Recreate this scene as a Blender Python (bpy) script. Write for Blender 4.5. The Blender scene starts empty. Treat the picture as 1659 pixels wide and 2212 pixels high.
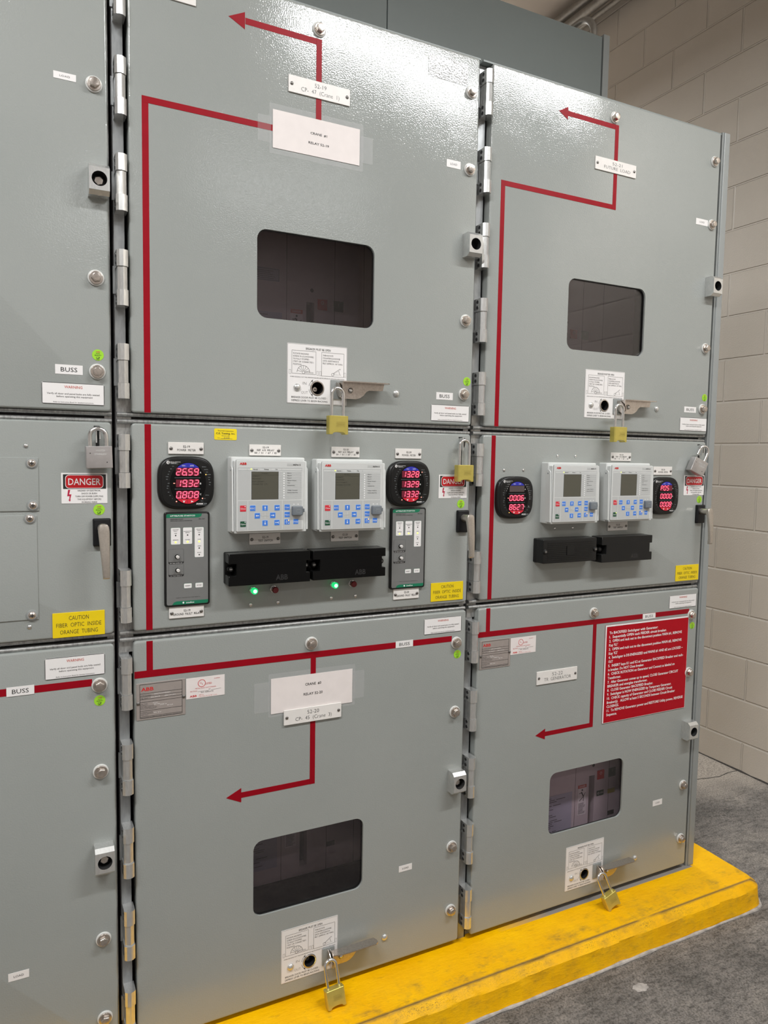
import bpy, math, random
from mathutils import Vector, Matrix, noise
from mathutils.geometry import tessellate_polygon
R_ = random.Random(7)
S = bpy.context.scene
COL = S.collection

# ---------------------------------------------------------------- camera
F_PX, IW, IH = 1579.12, 1659.0, 2212.0
CAM = Vector((-2.06321, -1.69637, 1.34964))
CM = Matrix(((0.8922478701, -0.4512424987, 0.0165513032),
             (-0.0202841835, -0.0766720476, -0.9968500133),
             (0.4510901131, 0.8891015715, -0.0775635569)))
cd = bpy.data.cameras.new('camera'); cam = bpy.data.objects.new('camera', cd); COL.objects.link(cam)
cd.sensor_fit = 'HORIZONTAL'; cd.sensor_width = 36.0; cd.lens = F_PX / IW * 36.0
cd.clip_start = 0.05; cd.clip_end = 60
rt, dn, fw = CM[0], CM[1], CM[2]
m = Matrix.Identity(4)
for i in range(3):
    m[i][0] = rt[i]; m[i][1] = -dn[i]; m[i][2] = -fw[i]; m[i][3] = CAM[i]
cam.matrix_world = m
S.camera = cam

def at(px, py, axis=1, val=0.0):
    """photograph pixel -> world point on the plane coordinate[axis] = val"""
    d = rt * ((px - IW / 2) / F_PX) + dn * ((py - IH / 2) / F_PX) + fw
    return CAM + d * ((val - CAM[axis]) / d[axis])

# ---------------------------------------------------------------- world, lamps, exposure
S.view_settings.view_transform = 'Standard'; S.view_settings.look = 'None'
S.view_settings.gamma = 1.0; S.view_settings.use_curve_mapping = False
S.view_settings.exposure = 0.12
W_ = bpy.data.worlds.new('world'); S.world = W_; W_.use_nodes = True
W_.node_tree.nodes['Background'].inputs[0].default_value = (0.9, 0.95, 1.0, 1)
W_.node_tree.nodes['Background'].inputs[1].default_value = 0.03

def area(name, loc, sx, sy, power, color=(1.0, 0.955, 0.88), rot=(0, 0, 0)):
    l = bpy.data.lights.new(name, 'AREA'); l.shape = 'RECTANGLE'; l.size = sx; l.size_y = sy
    l.energy = power; l.color = color
    o = bpy.data.objects.new(name, l); o.location = loc; o.rotation_euler = rot; COL.objects.link(o)
    return o
WL = (0.965, 0.975, 0.975)
area('ceiling_or_fill_lamp', (-0.10, -1.62, 3.38), 1.75, 0.16, 66, WL)
area('ceiling_or_fill_lamp', (-3.10, -1.62, 3.38), 1.75, 0.16, 86, WL)
area('ceiling_or_fill_lamp', (-0.30, -3.9, 3.38), 1.75, 0.16, 15, WL)
area('ceiling_or_fill_lamp', (-3.10, -3.9, 3.38), 1.75, 0.16, 15, WL)
area('ceiling_or_fill_lamp', (0.25, 3.1, 3.38), 1.2, 0.16, 90, WL)  # added fill behind the cabinets to brighten the block wall
area('ceiling_or_fill_lamp', (-3.0, 3.1, 3.38), 1.75, 0.16, 50, WL)  # second added fill over the rear aisle, no known fixture

# ---------------------------------------------------------------- materials
MATS = {}
def nodes(name):
    mt = bpy.data.materials.new(name); mt.use_nodes = True; MATS[name] = mt
    nt = mt.node_tree
    return mt, nt, nt.nodes['Principled BSDF']
def setp(b, col=None, rough=None, metal=None, spec=None, emis=None, es=None, coat=None):
    if col is not None: b.inputs['Base Color'].default_value = (*col, 1)
    if rough is not None: b.inputs['Roughness'].default_value = rough
    if metal is not None: b.inputs['Metallic'].default_value = metal
    if spec is not None: b.inputs['Specular IOR Level'].default_value = spec
    if emis is not None: b.inputs['Emission Color'].default_value = (*emis, 1)
    if es is not None: b.inputs['Emission Strength'].default_value = es
    if coat is not None: b.inputs['Coat Weight'].default_value = coat
def N(nt, t, **kw):
    n = nt.nodes.new(t)
    for k, v in kw.items():
        if k in n.inputs: n.inputs[k].default_value = v
        else: setattr(n, k, v)
    return n
def coords(nt, scale=(1, 1, 1)):
    g = N(nt, 'ShaderNodeNewGeometry'); mp = N(nt, 'ShaderNodeMapping')
    mp.inputs['Scale'].default_value = scale
    nt.links.new(g.outputs['Position'], mp.inputs['Vector'])
    return mp.outputs['Vector']
def noise_n(nt, vec, scale, detail=3, rough=0.5):
    n = N(nt, 'ShaderNodeTexNoise'); n.inputs['Scale'].default_value = scale
    n.inputs['Detail'].default_value = detail; n.inputs['Roughness'].default_value = rough
    nt.links.new(vec, n.inputs['Vector']); return n.outputs['Fac']
def ramp(nt, fac, stops):
    r = N(nt, 'ShaderNodeValToRGB'); e = r.color_ramp.elements
    e[0].position, e[0].color = stops[0][0], (*stops[0][1], 1)
    e[1].position, e[1].color = stops[-1][0], (*stops[-1][1], 1)
    for p, c in stops[1:-1]:
        x = e.new(p); x.color = (*c, 1)
    nt.links.new(fac, r.inputs['Fac']); return r.outputs['Color']
def bump(nt, b, h, strength, dist, prev=None):
    n = N(nt, 'ShaderNodeBump'); n.inputs['Strength'].default_value = strength
    n.inputs['Distance'].default_value = dist
    nt.links.new(h, n.inputs['Height'])
    if prev: nt.links.new(prev, n.inputs['Normal'])
    nt.links.new(n.outputs['Normal'], b.inputs['Normal']); return n.outputs['Normal']
def mixc(nt, fac, a, b_, mode='MIX'):
    n = N(nt, 'ShaderNodeMix'); n.data_type = 'RGBA'; n.blend_type = mode
    if isinstance(fac, (int, float)): n.inputs[0].default_value = fac
    else: nt.links.new(fac, n.inputs[0])
    for i, v in ((6, a), (7, b_)):
        if isinstance(v, tuple): n.inputs[i].default_value = (*v, 1)
        else: nt.links.new(v, n.inputs[i])
    return n.outputs[2]
def plain(name, col, rough=0.5, metal=0.0, spec=0.5, var=0.06, nscale=60, **kw):
    mt, nt, b = nodes(name); setp(b, col, rough, metal, spec, **kw)
    if var:
        f = noise_n(nt, coords(nt), nscale, 2)
        c = ramp(nt, f, [(0.3, tuple(x * (1 - var) for x in col)), (0.7, tuple(min(1, x * (1 + var)) for x in col))])
        nt.links.new(c, b.inputs['Base Color'])
    return mt
def emit(name, col, strength, base=(0.02, 0.02, 0.02)):
    mt, nt, b = nodes(name); setp(b, base, 0.4, 0, 0.3, col, strength); return mt

# switchgear paint: light grey enamel with an orange-peel surface
mt, nt, b = nodes('grey_enamel'); setp(b, None, 0.12, 0, 0.58)
v = coords(nt)
c = ramp(nt, noise_n(nt, v, 2.2, 4), [(0.3, (0.300, 0.318, 0.304)), (0.7, (0.322, 0.338, 0.324))])
nt.links.new(c, b.inputs['Base Color'])
p1 = bump(nt, b, noise_n(nt, v, 300, 1.0, 0.4), 0.5, 0.0006)
bump(nt, b, noise_n(nt, v, 7, 1), 0.12, 0.01, p1)
mt, nt, b = nodes('frame_paint'); setp(b, (0.27, 0.285, 0.28), 0.35, 0, 0.5)
bump(nt, b, noise_n(nt, coords(nt), 420, 1.5, 0.4), 0.35, 0.0009)
mt, nt, b = nodes('galvanised_steel'); setp(b, None, 0.36, 0.75, 0.5)
v = coords(nt, (1, 1, 0.25)); f = noise_n(nt, v, 170, 4, 0.7)
nt.links.new(ramp(nt, f, [(0.3, (0.24, 0.24, 0.235)), (0.7, (0.5, 0.5, 0.49))]), b.inputs['Base Color'])
bump(nt, b, f, 0.2, 0.001)
mt, nt, b = nodes('zinc'); setp(b, None, 0.27, 0.8, 0.5)
nt.links.new(ramp(nt, noise_n(nt, coords(nt, (3, 1, 0.6)), 140, 3), [(0.3, (0.66, 0.665, 0.66)), (0.7, (0.80, 0.805, 0.79))]), b.inputs['Base Color'])
mt, nt, b = nodes('post_steel'); setp(b, None, 0.38, 0.6, 0.5)
v = coords(nt, (1, 1, 0.3)); f = noise_n(nt, v, 90, 3, 0.6)
nt.links.new(ramp(nt, f, [(0.3, (0.26, 0.27, 0.275)), (0.7, (0.36, 0.37, 0.375))]), b.inputs['Base Color'])
plain('plate_screw', (0.20, 0.19, 0.18), 0.35, 0.8, var=0)
plain('stainless', (0.60, 0.545, 0.50), 0.24, 0.95, var=0.12, nscale=220)
plain('bright_steel', (0.80, 0.80, 0.80), 0.16, 1.0, var=0.05)
plain('brushed_nickel', (0.60, 0.555, 0.50), 0.34, 0.9, var=0.06, nscale=260)
plain('silver_body', (0.55, 0.53, 0.53), 0.32, 0.85, var=0.05)
plain('brass', (0.62, 0.52, 0.13), 0.36, 0.62, var=0.05)
plain('brass_mark', (0.42, 0.34, 0.09), 0.4, 0.6, var=0)
plain('dark_hole', (0.012, 0.012, 0.013), 0.5, var=0)
plain('dark_metal', (0.09, 0.09, 0.09), 0.35, 0.7, var=0.1)
plain('black_plastic', (0.018, 0.018, 0.019), 0.32, var=0.1)
plain('gloss_black', (0.005, 0.005, 0.005), 0.08, spec=0.14, var=0)
plain('satin_black', (0.010, 0.010, 0.010), 0.3, spec=0.3, var=0)
plain('escutcheon_black', (0.008, 0.0085, 0.010), 0.38, spec=0.3, var=0)
plain('washer_white', (0.62, 0.62, 0.60), 0.4, var=0.04)
plain('tape_red', (0.28, 0.001, 0.009), 0.42, spec=0.18, var=0.05, nscale=30)
plain('sign_red', (0.40, 0.001, 0.010), 0.4, spec=0.2, var=0.03)
plain('danger_red', (0.50, 0.004, 0.010), 0.4, var=0)
plain('bolt_red', (0.45, 0.01, 0.05), 0.4, var=0)
plain('brand_red', (0.62, 0.02, 0.02), 0.4, var=0)
plain('pale_red', (0.62, 0.10, 0.10), 0.5, var=0)
plain('warn_red', (0.55, 0.10, 0.07), 0.5, var=0)
plain('white_plastic', (0.77, 0.74, 0.71), 0.38, var=0.02)
plain('white_paper', (0.78, 0.72, 0.70), 0.6, spec=0.3, var=0.02, nscale=40)
plain('white_label', (0.80, 0.78, 0.77), 0.45, var=0.0)
plain('label_edge', (0.03, 0.03, 0.03), 0.5, var=0)
plain('ink', (0.015, 0.015, 0.015), 0.5, var=0)
plain('ink_soft', (0.09, 0.085, 0.085), 0.5, var=0)
plain('ink_pale', (0.22, 0.21, 0.21), 0.5, var=0)
plain('caution_yellow', (0.80, 0.59, 0.003), 0.4, var=0.02)
plain('sticker_yellow', (0.85, 0.66, 0.01), 0.4, var=0.02)
plain('quality_green', (0.33, 0.66, 0.03), 0.45, var=0.02)
plain('relay_white', (0.62, 0.635, 0.625), 0.35, var=0.01)
plain('relay_face', (0.47, 0.48, 0.475), 0.42, var=0.01)
plain('relay_face_light', (0.58, 0.59, 0.58), 0.42, var=0.01)
plain('lcd_glass', (0.085, 0.082, 0.062), 0.12, var=0)
plain('lcd_ink', (0.045, 0.044, 0.035), 0.3, var=0)
plain('key_blue', (0.055, 0.20, 0.66), 0.4, var=0)
plain('key_edge', (0.45, 0.60, 0.80), 0.4, var=0)
plain('key_green', (0.01, 0.075, 0.035), 0.4, var=0)
plain('key_red', (0.62, 0.03, 0.05), 0.4, var=0)
plain('port_grey', (0.16, 0.18, 0.20), 0.4, var=0)
plain('port_mark', (0.34, 0.37, 0.39), 0.4, var=0)
plain('pure_white', (0.85, 0.85, 0.85), 0.4, var=0)
plain('meter_blue', (0.03, 0.035, 0.42), 0.3, var=0)
plain('meter_red', (0.62, 0.012, 0.035), 0.3, var=0)
plain('led_window', (0.16, 0.012, 0.03), 0.15, var=0)
plain('led_window_off', (0.085, 0.062, 0.062), 0.15, var=0)
plain('monitor_grey', (0.17, 0.172, 0.168), 0.4, var=0.02)
plain('monitor_green', (0.005, 0.17, 0.085), 0.4, var=0)
plain('red_lens', (0.14, 0.006, 0.01), 0.15, var=0)
plain('rating_metal', (0.40, 0.355, 0.33), 0.42, 0.35, var=0.03)
plain('breaker_grey', (0.66, 0.60, 0.60), 0.5, var=0.02)
plain('breaker_dark', (0.05, 0.045, 0.045), 0.5, var=0.05)
plain('breaker_label', (0.48, 0.49, 0.57), 0.5, var=0)
plain('breaker_green', (0.03, 0.07, 0.04), 0.5, var=0)
plain('breaker_yellow', (0.45, 0.39, 0.03), 0.5, var=0)
plain('conduit_steel', (0.30, 0.28, 0.25), 0.45, 0.5, var=0.1)
plain('rear_paint', (0.205, 0.232, 0.228), 0.42, var=0.03, nscale=3)
plain('inner_steel', (0.34, 0.32, 0.32), 0.5, 0.2, var=0.05)
plain('gap_shade', (0.045, 0.043, 0.045), 0.6, var=0.05)  # near-black colour standing in for shade inside the gaps
emit('digit_red', (1.0, 0.09, 0.16), 2.6, (0.3, 0.02, 0.03))
emit('led_red', (1.0, 0.30, 0.22), 2.2)
emit('led_yellow', (0.80, 0.95, 0.18), 1.1, (0.4, 0.45, 0.1))
emit('led_orange', (1.0, 0.55, 0.12), 1.5)
emit('lamp_green', (0.02, 0.75, 0.20), 0.9, (0.0, 0.3, 0.1))
emit('lamp_green_core', (0.30, 1.0, 0.55), 3.0)
# smoked window plastic
mt, nt, b = nodes('smoked_glass')
tr = N(nt, 'ShaderNodeBsdfTransparent'); tr.inputs[0].default_value = (0.86, 0.82, 0.85, 1)
gl = N(nt, 'ShaderNodeBsdfGlossy'); gl.inputs['Roughness'].default_value = 0.03
lw = N(nt, 'ShaderNodeLayerWeight'); lw.inputs[0].default_value = 0.5
pw = N(nt, 'ShaderNodeMath', operation='POWER'); nt.links.new(lw.outputs['Facing'], pw.inputs[0]); pw.inputs[1].default_value = 5.0
fr = N(nt, 'ShaderNodeMath', operation='MULTIPLY_ADD'); nt.links.new(pw.outputs[0], fr.inputs[0]); fr.inputs[1].default_value = 0.95; fr.inputs[2].default_value = 0.06
mx = N(nt, 'ShaderNodeMixShader')
nt.links.new(fr.outputs[0], mx.inputs[0]); nt.links.new(tr.outputs[0], mx.inputs[1]); nt.links.new(gl.outputs[0], mx.inputs[2])
nt.links.new(mx.outputs[0], nt.nodes['Material Output'].inputs[0])
# clear laminating film
mt, nt, b = nodes('clear_film')
tr = N(nt, 'ShaderNodeBsdfTransparent'); tr.inputs[0].default_value = (0.985, 0.985, 0.985, 1)
gl = N(nt, 'ShaderNodeBsdfPrincipled'); setp(gl, (0.85, 0.85, 0.85), 0.28, 0, 0.5)
mx = N(nt, 'ShaderNodeMixShader'); mx.inputs[0].default_value = 0.10
bm_ = N(nt, 'ShaderNodeBump'); bm_.inputs['Strength'].default_value = 0.3; bm_.inputs['Distance'].default_value = 0.001
nt.links.new(noise_n(nt, coords(nt), 300, 2), bm_.inputs['Height']); nt.links.new(bm_.outputs[0], gl.inputs['Normal'])
nt.links.new(tr.outputs[0], mx.inputs[1]); nt.links.new(gl.outputs[0], mx.inputs[2])
nt.links.new(mx.outputs[0], nt.nodes['Material Output'].inputs[0])
# painted concrete block wall
mt, nt, b = nodes('block_wall'); setp(b, None, 0.5, 0, 0.4)
g = N(nt, 'ShaderNodeNewGeometry'); sp = N(nt, 'ShaderNodeSeparateXYZ'); cb = N(nt, 'ShaderNodeCombineXYZ')
nt.links.new(g.outputs['Position'], sp.inputs[0])
ay = N(nt, 'ShaderNodeMath', operation='ADD'); ay.inputs[1].default_value = -0.7560 + 0.4064 * 40
az = N(nt, 'ShaderNodeMath', operation='ADD'); az.inputs[1].default_value = -1.8368 + 0.2032 * 20
nt.links.new(sp.outputs['Y'], ay.inputs[0]); nt.links.new(sp.outputs['Z'], az.inputs[0])
nt.links.new(ay.outputs[0], cb.inputs[0]); nt.links.new(az.outputs[0], cb.inputs[1])
br = N(nt, 'ShaderNodeTexBrick'); br.offset = 0.5; br.squash = 1.0
br.inputs['Scale'].default_value = 1.0; br.inputs['Brick Width'].default_value = 0.4064; br.inputs['Row Height'].default_value = 0.2032
br.inputs['Mortar Size'].default_value = 0.0058; br.inputs['Mortar Smooth'].default_value = 0.55
br.inputs['Color1'].default_value = (0.60, 0.545, 0.475, 1); br.inputs['Color2'].default_value = (0.62, 0.565, 0.495, 1)
br.inputs['Mortar'].default_value = (0.66, 0.605, 0.535, 1)
nt.links.new(cb.outputs[0], br.inputs['Vector'])
v = coords(nt)
c = mixc(nt, 0.5, br.outputs['Color'], ramp(nt, noise_n(nt, v, 5, 4), [(0.3, (0.59, 0.535, 0.46)), (0.7, (0.64, 0.58, 0.51))]))
nt.links.new(c, b.inputs['Base Color'])
p1 = bump(nt, b, noise_n(nt, v, 160, 3, 0.6), 0.3, 0.002)
inv = N(nt, 'ShaderNodeMath', operation='SUBTRACT'); inv.inputs[0].default_value = 1.0
nt.links.new(br.outputs['Fac'], inv.inputs[1])
bump(nt, b, inv.outputs[0], 0.9, 0.006, p1)
plain('wall_paint', (0.58, 0.54, 0.51), 0.6, var=0.04, nscale=3)
plain('ceiling_paint', (0.55, 0.49, 0.43), 0.7, var=0.04, nscale=3)
# concrete floor
mt, nt, b = nodes('concrete_floor'); setp(b, None, 0.6, 0, 0.35)
v = coords(nt); v2 = coords(nt, (1.0, 2.6, 1))
f1 = noise_n(nt, v, 2.4, 6, 0.62); f2 = noise_n(nt, v2, 26, 6, 0.75); f3 = noise_n(nt, v, 190, 3, 0.6)
c1 = ramp(nt, f1, [(0.34, (0.105, 0.098, 0.090)), (0.52, (0.19, 0.175, 0.160)), (0.72, (0.30, 0.27, 0.235))])
c2 = ramp(nt, f2, [(0.36, (0.42, 0.42, 0.42)), (0.5, (1, 1, 1)), (0.66, (1.25, 1.22, 1.2))])
c3 = ramp(nt, f3, [(0.35, (0.5, 0.5, 0.5)), (0.58, (1.15, 1.15, 1.15))])
c = mixc(nt, 1.0, mixc(nt, 0.8, c1, c2, 'MULTIPLY'), c3, 'MULTIPLY')
# floor colour turns paler and more beige towards the block wall
sp = N(nt, 'ShaderNodeSeparateXYZ'); nt.links.new(v, sp.inputs[0])
ad = N(nt, 'ShaderNodeMath', operation='ADD'); nt.links.new(sp.outputs['Y'], ad.inputs[0])
sc_ = N(nt, 'ShaderNodeMath', operation='MULTIPLY'); nt.links.new(f1, sc_.inputs[0]); sc_.inputs[1].default_value = 0.5
nt.links.new(sc_.outputs[0], ad.inputs[1])
fac = ramp(nt, ad.outputs[0], [(0.62, (0, 0, 0)), (0.86, (1, 1, 1))])
c = mixc(nt, fac, c, mixc(nt, 1.0, (0.36, 0.32, 0.275), c3, 'MULTIPLY'))
nt.links.new(c, b.inputs['Base Color'])
bump(nt, b, f2, 0.4, 0.003)
# yellow safety paint, scuffed along the nosing, bare strip under the doors
mt, nt, b = nodes('pad_paint'); setp(b, None, 0.45, 0, 0.22)
v = coords(nt); v2 = coords(nt, (0.35, 1, 1)); sp = N(nt, 'ShaderNodeSeparateXYZ'); nt.links.new(v, sp.inputs[0])
fa = noise_n(nt, v, 6, 5, 0.6); fb = noise_n(nt, v2, 55, 5, 0.75); fc = noise_n(nt, v, 420, 2, 0.6)
base = ramp(nt, fa, [(0.3, (0.86, 0.43, 0.0)), (0.7, (0.97, 0.54, 0.0))])
def band(x, c0, w):       # 1 inside |x-c0|<w, soft edges
    s_ = N(nt, 'ShaderNodeMath', operation='SUBTRACT'); nt.links.new(x, s_.inputs[0]); s_.inputs[1].default_value = c0
    a_ = N(nt, 'ShaderNodeMath', operation='ABSOLUTE'); nt.links.new(s_.outputs[0], a_.inputs[0])
    r_ = N(nt, 'ShaderNodeMapRange'); nt.links.new(a_.outputs[0], r_.inputs[0])
    r_.inputs[1].default_value = 0.0; r_.inputs[2].default_value = w; r_.inputs[3].default_value = 1; r_.inputs[4].default_value = 0
    return r_.outputs[0]
def mul(a_, b_):
    n_ = N(nt, 'ShaderNodeMath', operation='MULTIPLY'); nt.links.new(a_, n_.inputs[0])
    if isinstance(b_, float): n_.inputs[1].default_value = b_
    else: nt.links.new(b_, n_.inputs[1])
    return n_.outputs[0]
def thr(x, lo, hi):
    r_ = N(nt, 'ShaderNodeMapRange'); nt.links.new(x, r_.inputs[0]); r_.inputs[1].default_value = lo; r_.inputs[2].default_value = hi
    return r_.outputs[0]
fd = noise_n(nt, v, 11, 4, 0.7)
scuff = mul(thr(fd, 0.44, 0.62), band(sp.outputs['Y'], -0.125, 0.085))
c = mixc(nt, mul(scuff, 0.42), base, (0.42, 0.24, 0.03))
c = mixc(nt, mul(mul(scuff, thr(fb, 0.48, 0.60)), 0.6), c, (0.24, 0.15, 0.035))
line = mul(band(sp.outputs['Y'], -0.146, 0.007), thr(noise_n(nt, v2, 25, 4, 0.6), 0.28, 0.46))
c = mixc(nt, mul(line, 0.9), c, (0.10, 0.075, 0.045))
speck = mul(thr(fc, 0.56, 0.62), mul(band(sp.outputs['Y'], -0.160, 0.016), thr(fa, 0.42, 0.55)))
c = mixc(nt, mul(speck, 0.85), c, (0.16, 0.10, 0.02))
c = mixc(nt, mul(thr(fb, 0.58, 0.7), 0.35), c, (0.40, 0.22, 0.01))
bare = N(nt, 'ShaderNodeMapRange'); nt.links.new(sp.outputs['Y'], bare.inputs[0]); bare.inputs[1].default_value = -0.0085; bare.inputs[2].default_value = -0.0060
sx = N(nt, 'ShaderNodeMapRange'); nt.links.new(sp.outputs['X'], sx.inputs[0]); sx.inputs[1].default_value = 0.02; sx.inputs[2].default_value = 0.03
sx.inputs[3].default_value = 1; sx.inputs[4].default_value = 0
sx2 = N(nt, 'ShaderNodeMapRange'); nt.links.new(sp.outputs['X'], sx2.inputs[0]); sx2.inputs[1].default_value = -0.80; sx2.inputs[2].default_value = -0.60
c = mixc(nt, mul(mul(bare.outputs[0], sx.outputs[0]), sx2.outputs[0]), c, (0.27, 0.25, 0.23))
nt.links.new(c, b.inputs['Base Color'])
p1 = bump(nt, b, fb, 0.9, 0.0028)
bump(nt, b, noise_n(nt, v, 30, 3), 0.35, 0.004, p1)
mt, nt, b = nodes('film_grey'); setp(b, (0.27, 0.27, 0.268), 0.12, 0, 0.6)
bump(nt, b, noise_n(nt, coords(nt), 230, 1.0, 0.4), 0.5, 0.0009)
plain('caulk', (0.42, 0.39, 0.36), 0.7, var=0.25, nscale=50)
plain('crack', (0.04, 0.035, 0.03), 0.9, var=0.3)

# ---------------------------------------------------------------- mesh building
def RR(cx, cz, w, h, r, n=5):
    def f(ins=0.0):
        ww, hh = w / 2 - ins, h / 2 - ins; rr = max(1e-5, min(r - ins if r > ins else 1e-5, ww, hh)); p = []
        for (sx_, sz_, a0) in ((1, 1, 0), (-1, 1, 90), (-1, -1, 180), (1, -1, 270)):
            for i in range(n + 1):
                a = math.radians(a0 + 90 * i / n)
                p.append((cx + sx_ * (ww - rr) + rr * math.cos(a), cz + sz_ * (hh - rr) + rr * math.sin(a)))
        return p
    return f
def CI(cx, cz, r, n=28, a0=0.0):
    return lambda ins=0.0: [(cx + (r - ins) * math.cos(a0 + 2 * math.pi * i / n), cz + (r - ins) * math.sin(a0 + 2 * math.pi * i / n)) for i in range(n)]
def PG(pts):
    return lambda ins=0.0: list(pts)
def SQ(cx, cz, a, b_, e=3.6, n=72):
    def f(ins=0.0):
        p = []
        for i in range(n):
            t = 2 * math.pi * i / n; c_, s_ = math.cos(t), math.sin(t)
            p.append((cx + (a - ins) * math.copysign(abs(c_) ** (2 / e), c_), cz + (b_ - ins) * math.copysign(abs(s_) ** (2 / e), s_)))
        return p
    return f
def seg_chord(cx, cz, r, zc, up, n=16):     # circle segment above / below the chord zc
    h = (zc - cz) / r; a = math.asin(max(-1, min(1, h)))
    a0, a1 = (a, math.pi - a) if up else (math.pi - a, 2 * math.pi + a)
    return PG([(cx + r * math.cos(a0 + (a1 - a0) * i / n), cz + r * math.sin(a0 + (a1 - a0) * i / n)) for i in range(n + 1)])

_txt = {}
def text_geo(s, thick=0.0):
    key = (s, thick)
    if key not in _txt:
        cu = bpy.data.curves.new('t', 'FONT'); cu.body = s; cu.size = 1.0; cu.resolution_u = 2
        cu.fill_mode = 'FRONT'; cu.offset = thick
        o = bpy.data.objects.new('t', cu); me = o.to_mesh()
        vs = [(v_.co.x, v_.co.y) for v_ in me.vertices]; fs = [tuple(p_.vertices) for p_ in me.polygons]
        o.to_mesh_clear(); bpy.data.objects.remove(o); bpy.data.curves.remove(cu)
        _txt[key] = (vs, fs)
    return _txt[key]

class B:
    """collects geometry; x right, z up, o = distance outwards (towards -Y)"""
    def __init__(self): self.v = []; self.f = []; self.m = []; self.mats = []
    def mi(self, mat):
        if mat not in self.mats: self.mats.append(mat)
        return self.mats.index(mat)
    def add(self, vs, fs, mat, M=None):
        k = len(self.v); i = self.mi(mat)
        self.v += [tuple(M @ Vector(p)) for p in vs] if M is not None else vs
        for f_ in fs: self.f.append(tuple(k + a for a in f_)); self.m.append(i)
        return self
    def plate(self, out, o0, o1, mat, holes=(), bev=0.0, seg=4, M=None, back=True):
        rings = [(out(0.0), o0)]
        if bev > 0:
            for i in range(seg + 1):
                a = math.pi / 2 * i / seg
                rings.append((out(bev * (1 - math.cos(a))), o1 - bev * (1 - math.sin(a))))
        else: rings.append((out(0.0), o1))
        vs, fs = [], []; n = len(rings[0][0])
        for pts, o in rings: vs += [(x, -o, z) for x, z in pts]
        for r in range(len(rings) - 1):
            for i in range(n):
                j = (i + 1) % n
                fs.append((r * n + i, r * n + j, (r + 1) * n + j, (r + 1) * n + i))
        hf, hb = [], []
        for h in holes:
            hp = h(0.0); k = len(vs); q = len(hp)
            vs += [(x, -o0, z) for x, z in hp] + [(x, -o1, z) for x, z in hp]
            for i in range(q):
                j = (i + 1) % q
                fs.append((k + i, k + q + i, k + q + j, k + j))
            hb.append((k, q)); hf.append((k + q, q))
        def cap(start, cnt, hs, flip):
            idx = list(range(start, start + cnt)); loops = [[Vector((vs[i][0], vs[i][2], 0)) for i in idx]]
            for a, q in hs:
                ii = list(range(a, a + q)); idx += ii; loops.append([Vector((vs[i][0], vs[i][2], 0)) for i in ii])
            if not hs and cnt < 200:
                t = idx; area_ = sum(vs[t[i]][0] * vs[t[(i + 1) % cnt]][2] - vs[t[(i + 1) % cnt]][0] * vs[t[i]][2] for i in range(cnt))
                # convex or simple outline: tessellate only when concave
                conc = False
                for i in range(cnt):
                    a_, b2, c2 = vs[t[i - 1]], vs[t[i]], vs[t[(i + 1) % cnt]]
                    cr = (b2[0] - a_[0]) * (c2[2] - b2[2]) - (b2[2] - a_[2]) * (c2[0] - b2[0])
                    if cr * area_ < -1e-14: conc = True; break
                if not conc:
                    fs.append(tuple(reversed(t)) if flip else tuple(t)); return
            for tri in tessellate_polygon(loops):
                t = tuple(idx[i] for i in tri)
                fs.append(t[::-1] if flip else t)
        cap((len(rings) - 1) * n, n, hf, False)
        if back: cap(0, n, hb, True)
        return self.add(vs, fs, mat, M)
    def box(self, x0, x1, z0, z1, o0, o1, mat, M=None):
        vs = [(x, -o, z) for x in (x0, x1) for o in (o0, o1) for z in (z0, z1)]
        fs = [(0, 1, 3, 2), (4, 6, 7, 5), (0, 4, 5, 1), (2, 3, 7, 6), (0, 2, 6, 4), (1, 5, 7, 3)]
        return self.add(vs, fs, mat, M)
    def tube(self, path, r, mat, n=14, M=None, close=True, flat=1.0):
        vs, fs = [], []; P = [Vector(p) for p in path]; up = None
        for i, p in enumerate(P):
            t = (P[min(i + 1, len(P) - 1)] - P[max(i - 1, 0)]).normalized()
            if up is None: up = t.orthogonal().normalized()
            up = (up - t * up.dot(t)).normalized(); s_ = t.cross(up)
            rr = r[i] if isinstance(r, (list, tuple)) else r
            for k in range(n):
                a = 2 * math.pi * k / n; q = p + up * (math.cos(a) * rr) + s_ * (math.sin(a) * rr * flat); vs.append(tuple(q))
        for i in range(len(P) - 1):
            for k in range(n):
                j = (k + 1) % n; fs.append((i * n + k, i * n + j, (i + 1) * n + j, (i + 1) * n + k))
        if close: fs.append(tuple(range(n))[::-1]); fs.append(tuple((len(P) - 1) * n + k for k in range(n)))
        return self.add(vs, fs, mat, M)
    def dome(self, cx, cz, r, h, o0, mat, n=20, k=5):
        vs, fs = [], []
        for i in range(k):
            a = math.pi / 2 * i / k; rr = r * math.cos(a); o = o0 + h * math.sin(a)
            vs += [(cx + rr * math.cos(2 * math.pi * j / n), -o, cz + rr * math.sin(2 * math.pi * j / n)) for j in range(n)]
        for i in range(k - 1):
            for j in range(n): fs.append((i * n + j, i * n + (j + 1) % n, (i + 1) * n + (j + 1) % n, (i + 1) * n + j))
        vs.append((cx, -(o0 + h), cz)); t = len(vs) - 1
        for j in range(n): fs.append(((k - 1) * n + j, (k - 1) * n + (j + 1) % n, t))
        return self.add(vs, fs, mat)
    def prism_x(self, prof, x0, x1, mat, M=None):      # prof = [(o, z)]
        n = len(prof); vs = [(x0, -o, z) for o, z in prof] + [(x1, -o, z) for o, z in prof]
        fs = [(i, (i + 1) % n, n + (i + 1) % n, n + i) for i in range(n)] + [tuple(range(n))[::-1], tuple(range(n, 2 * n))]
        return self.add(vs, fs, mat, M)
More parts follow.
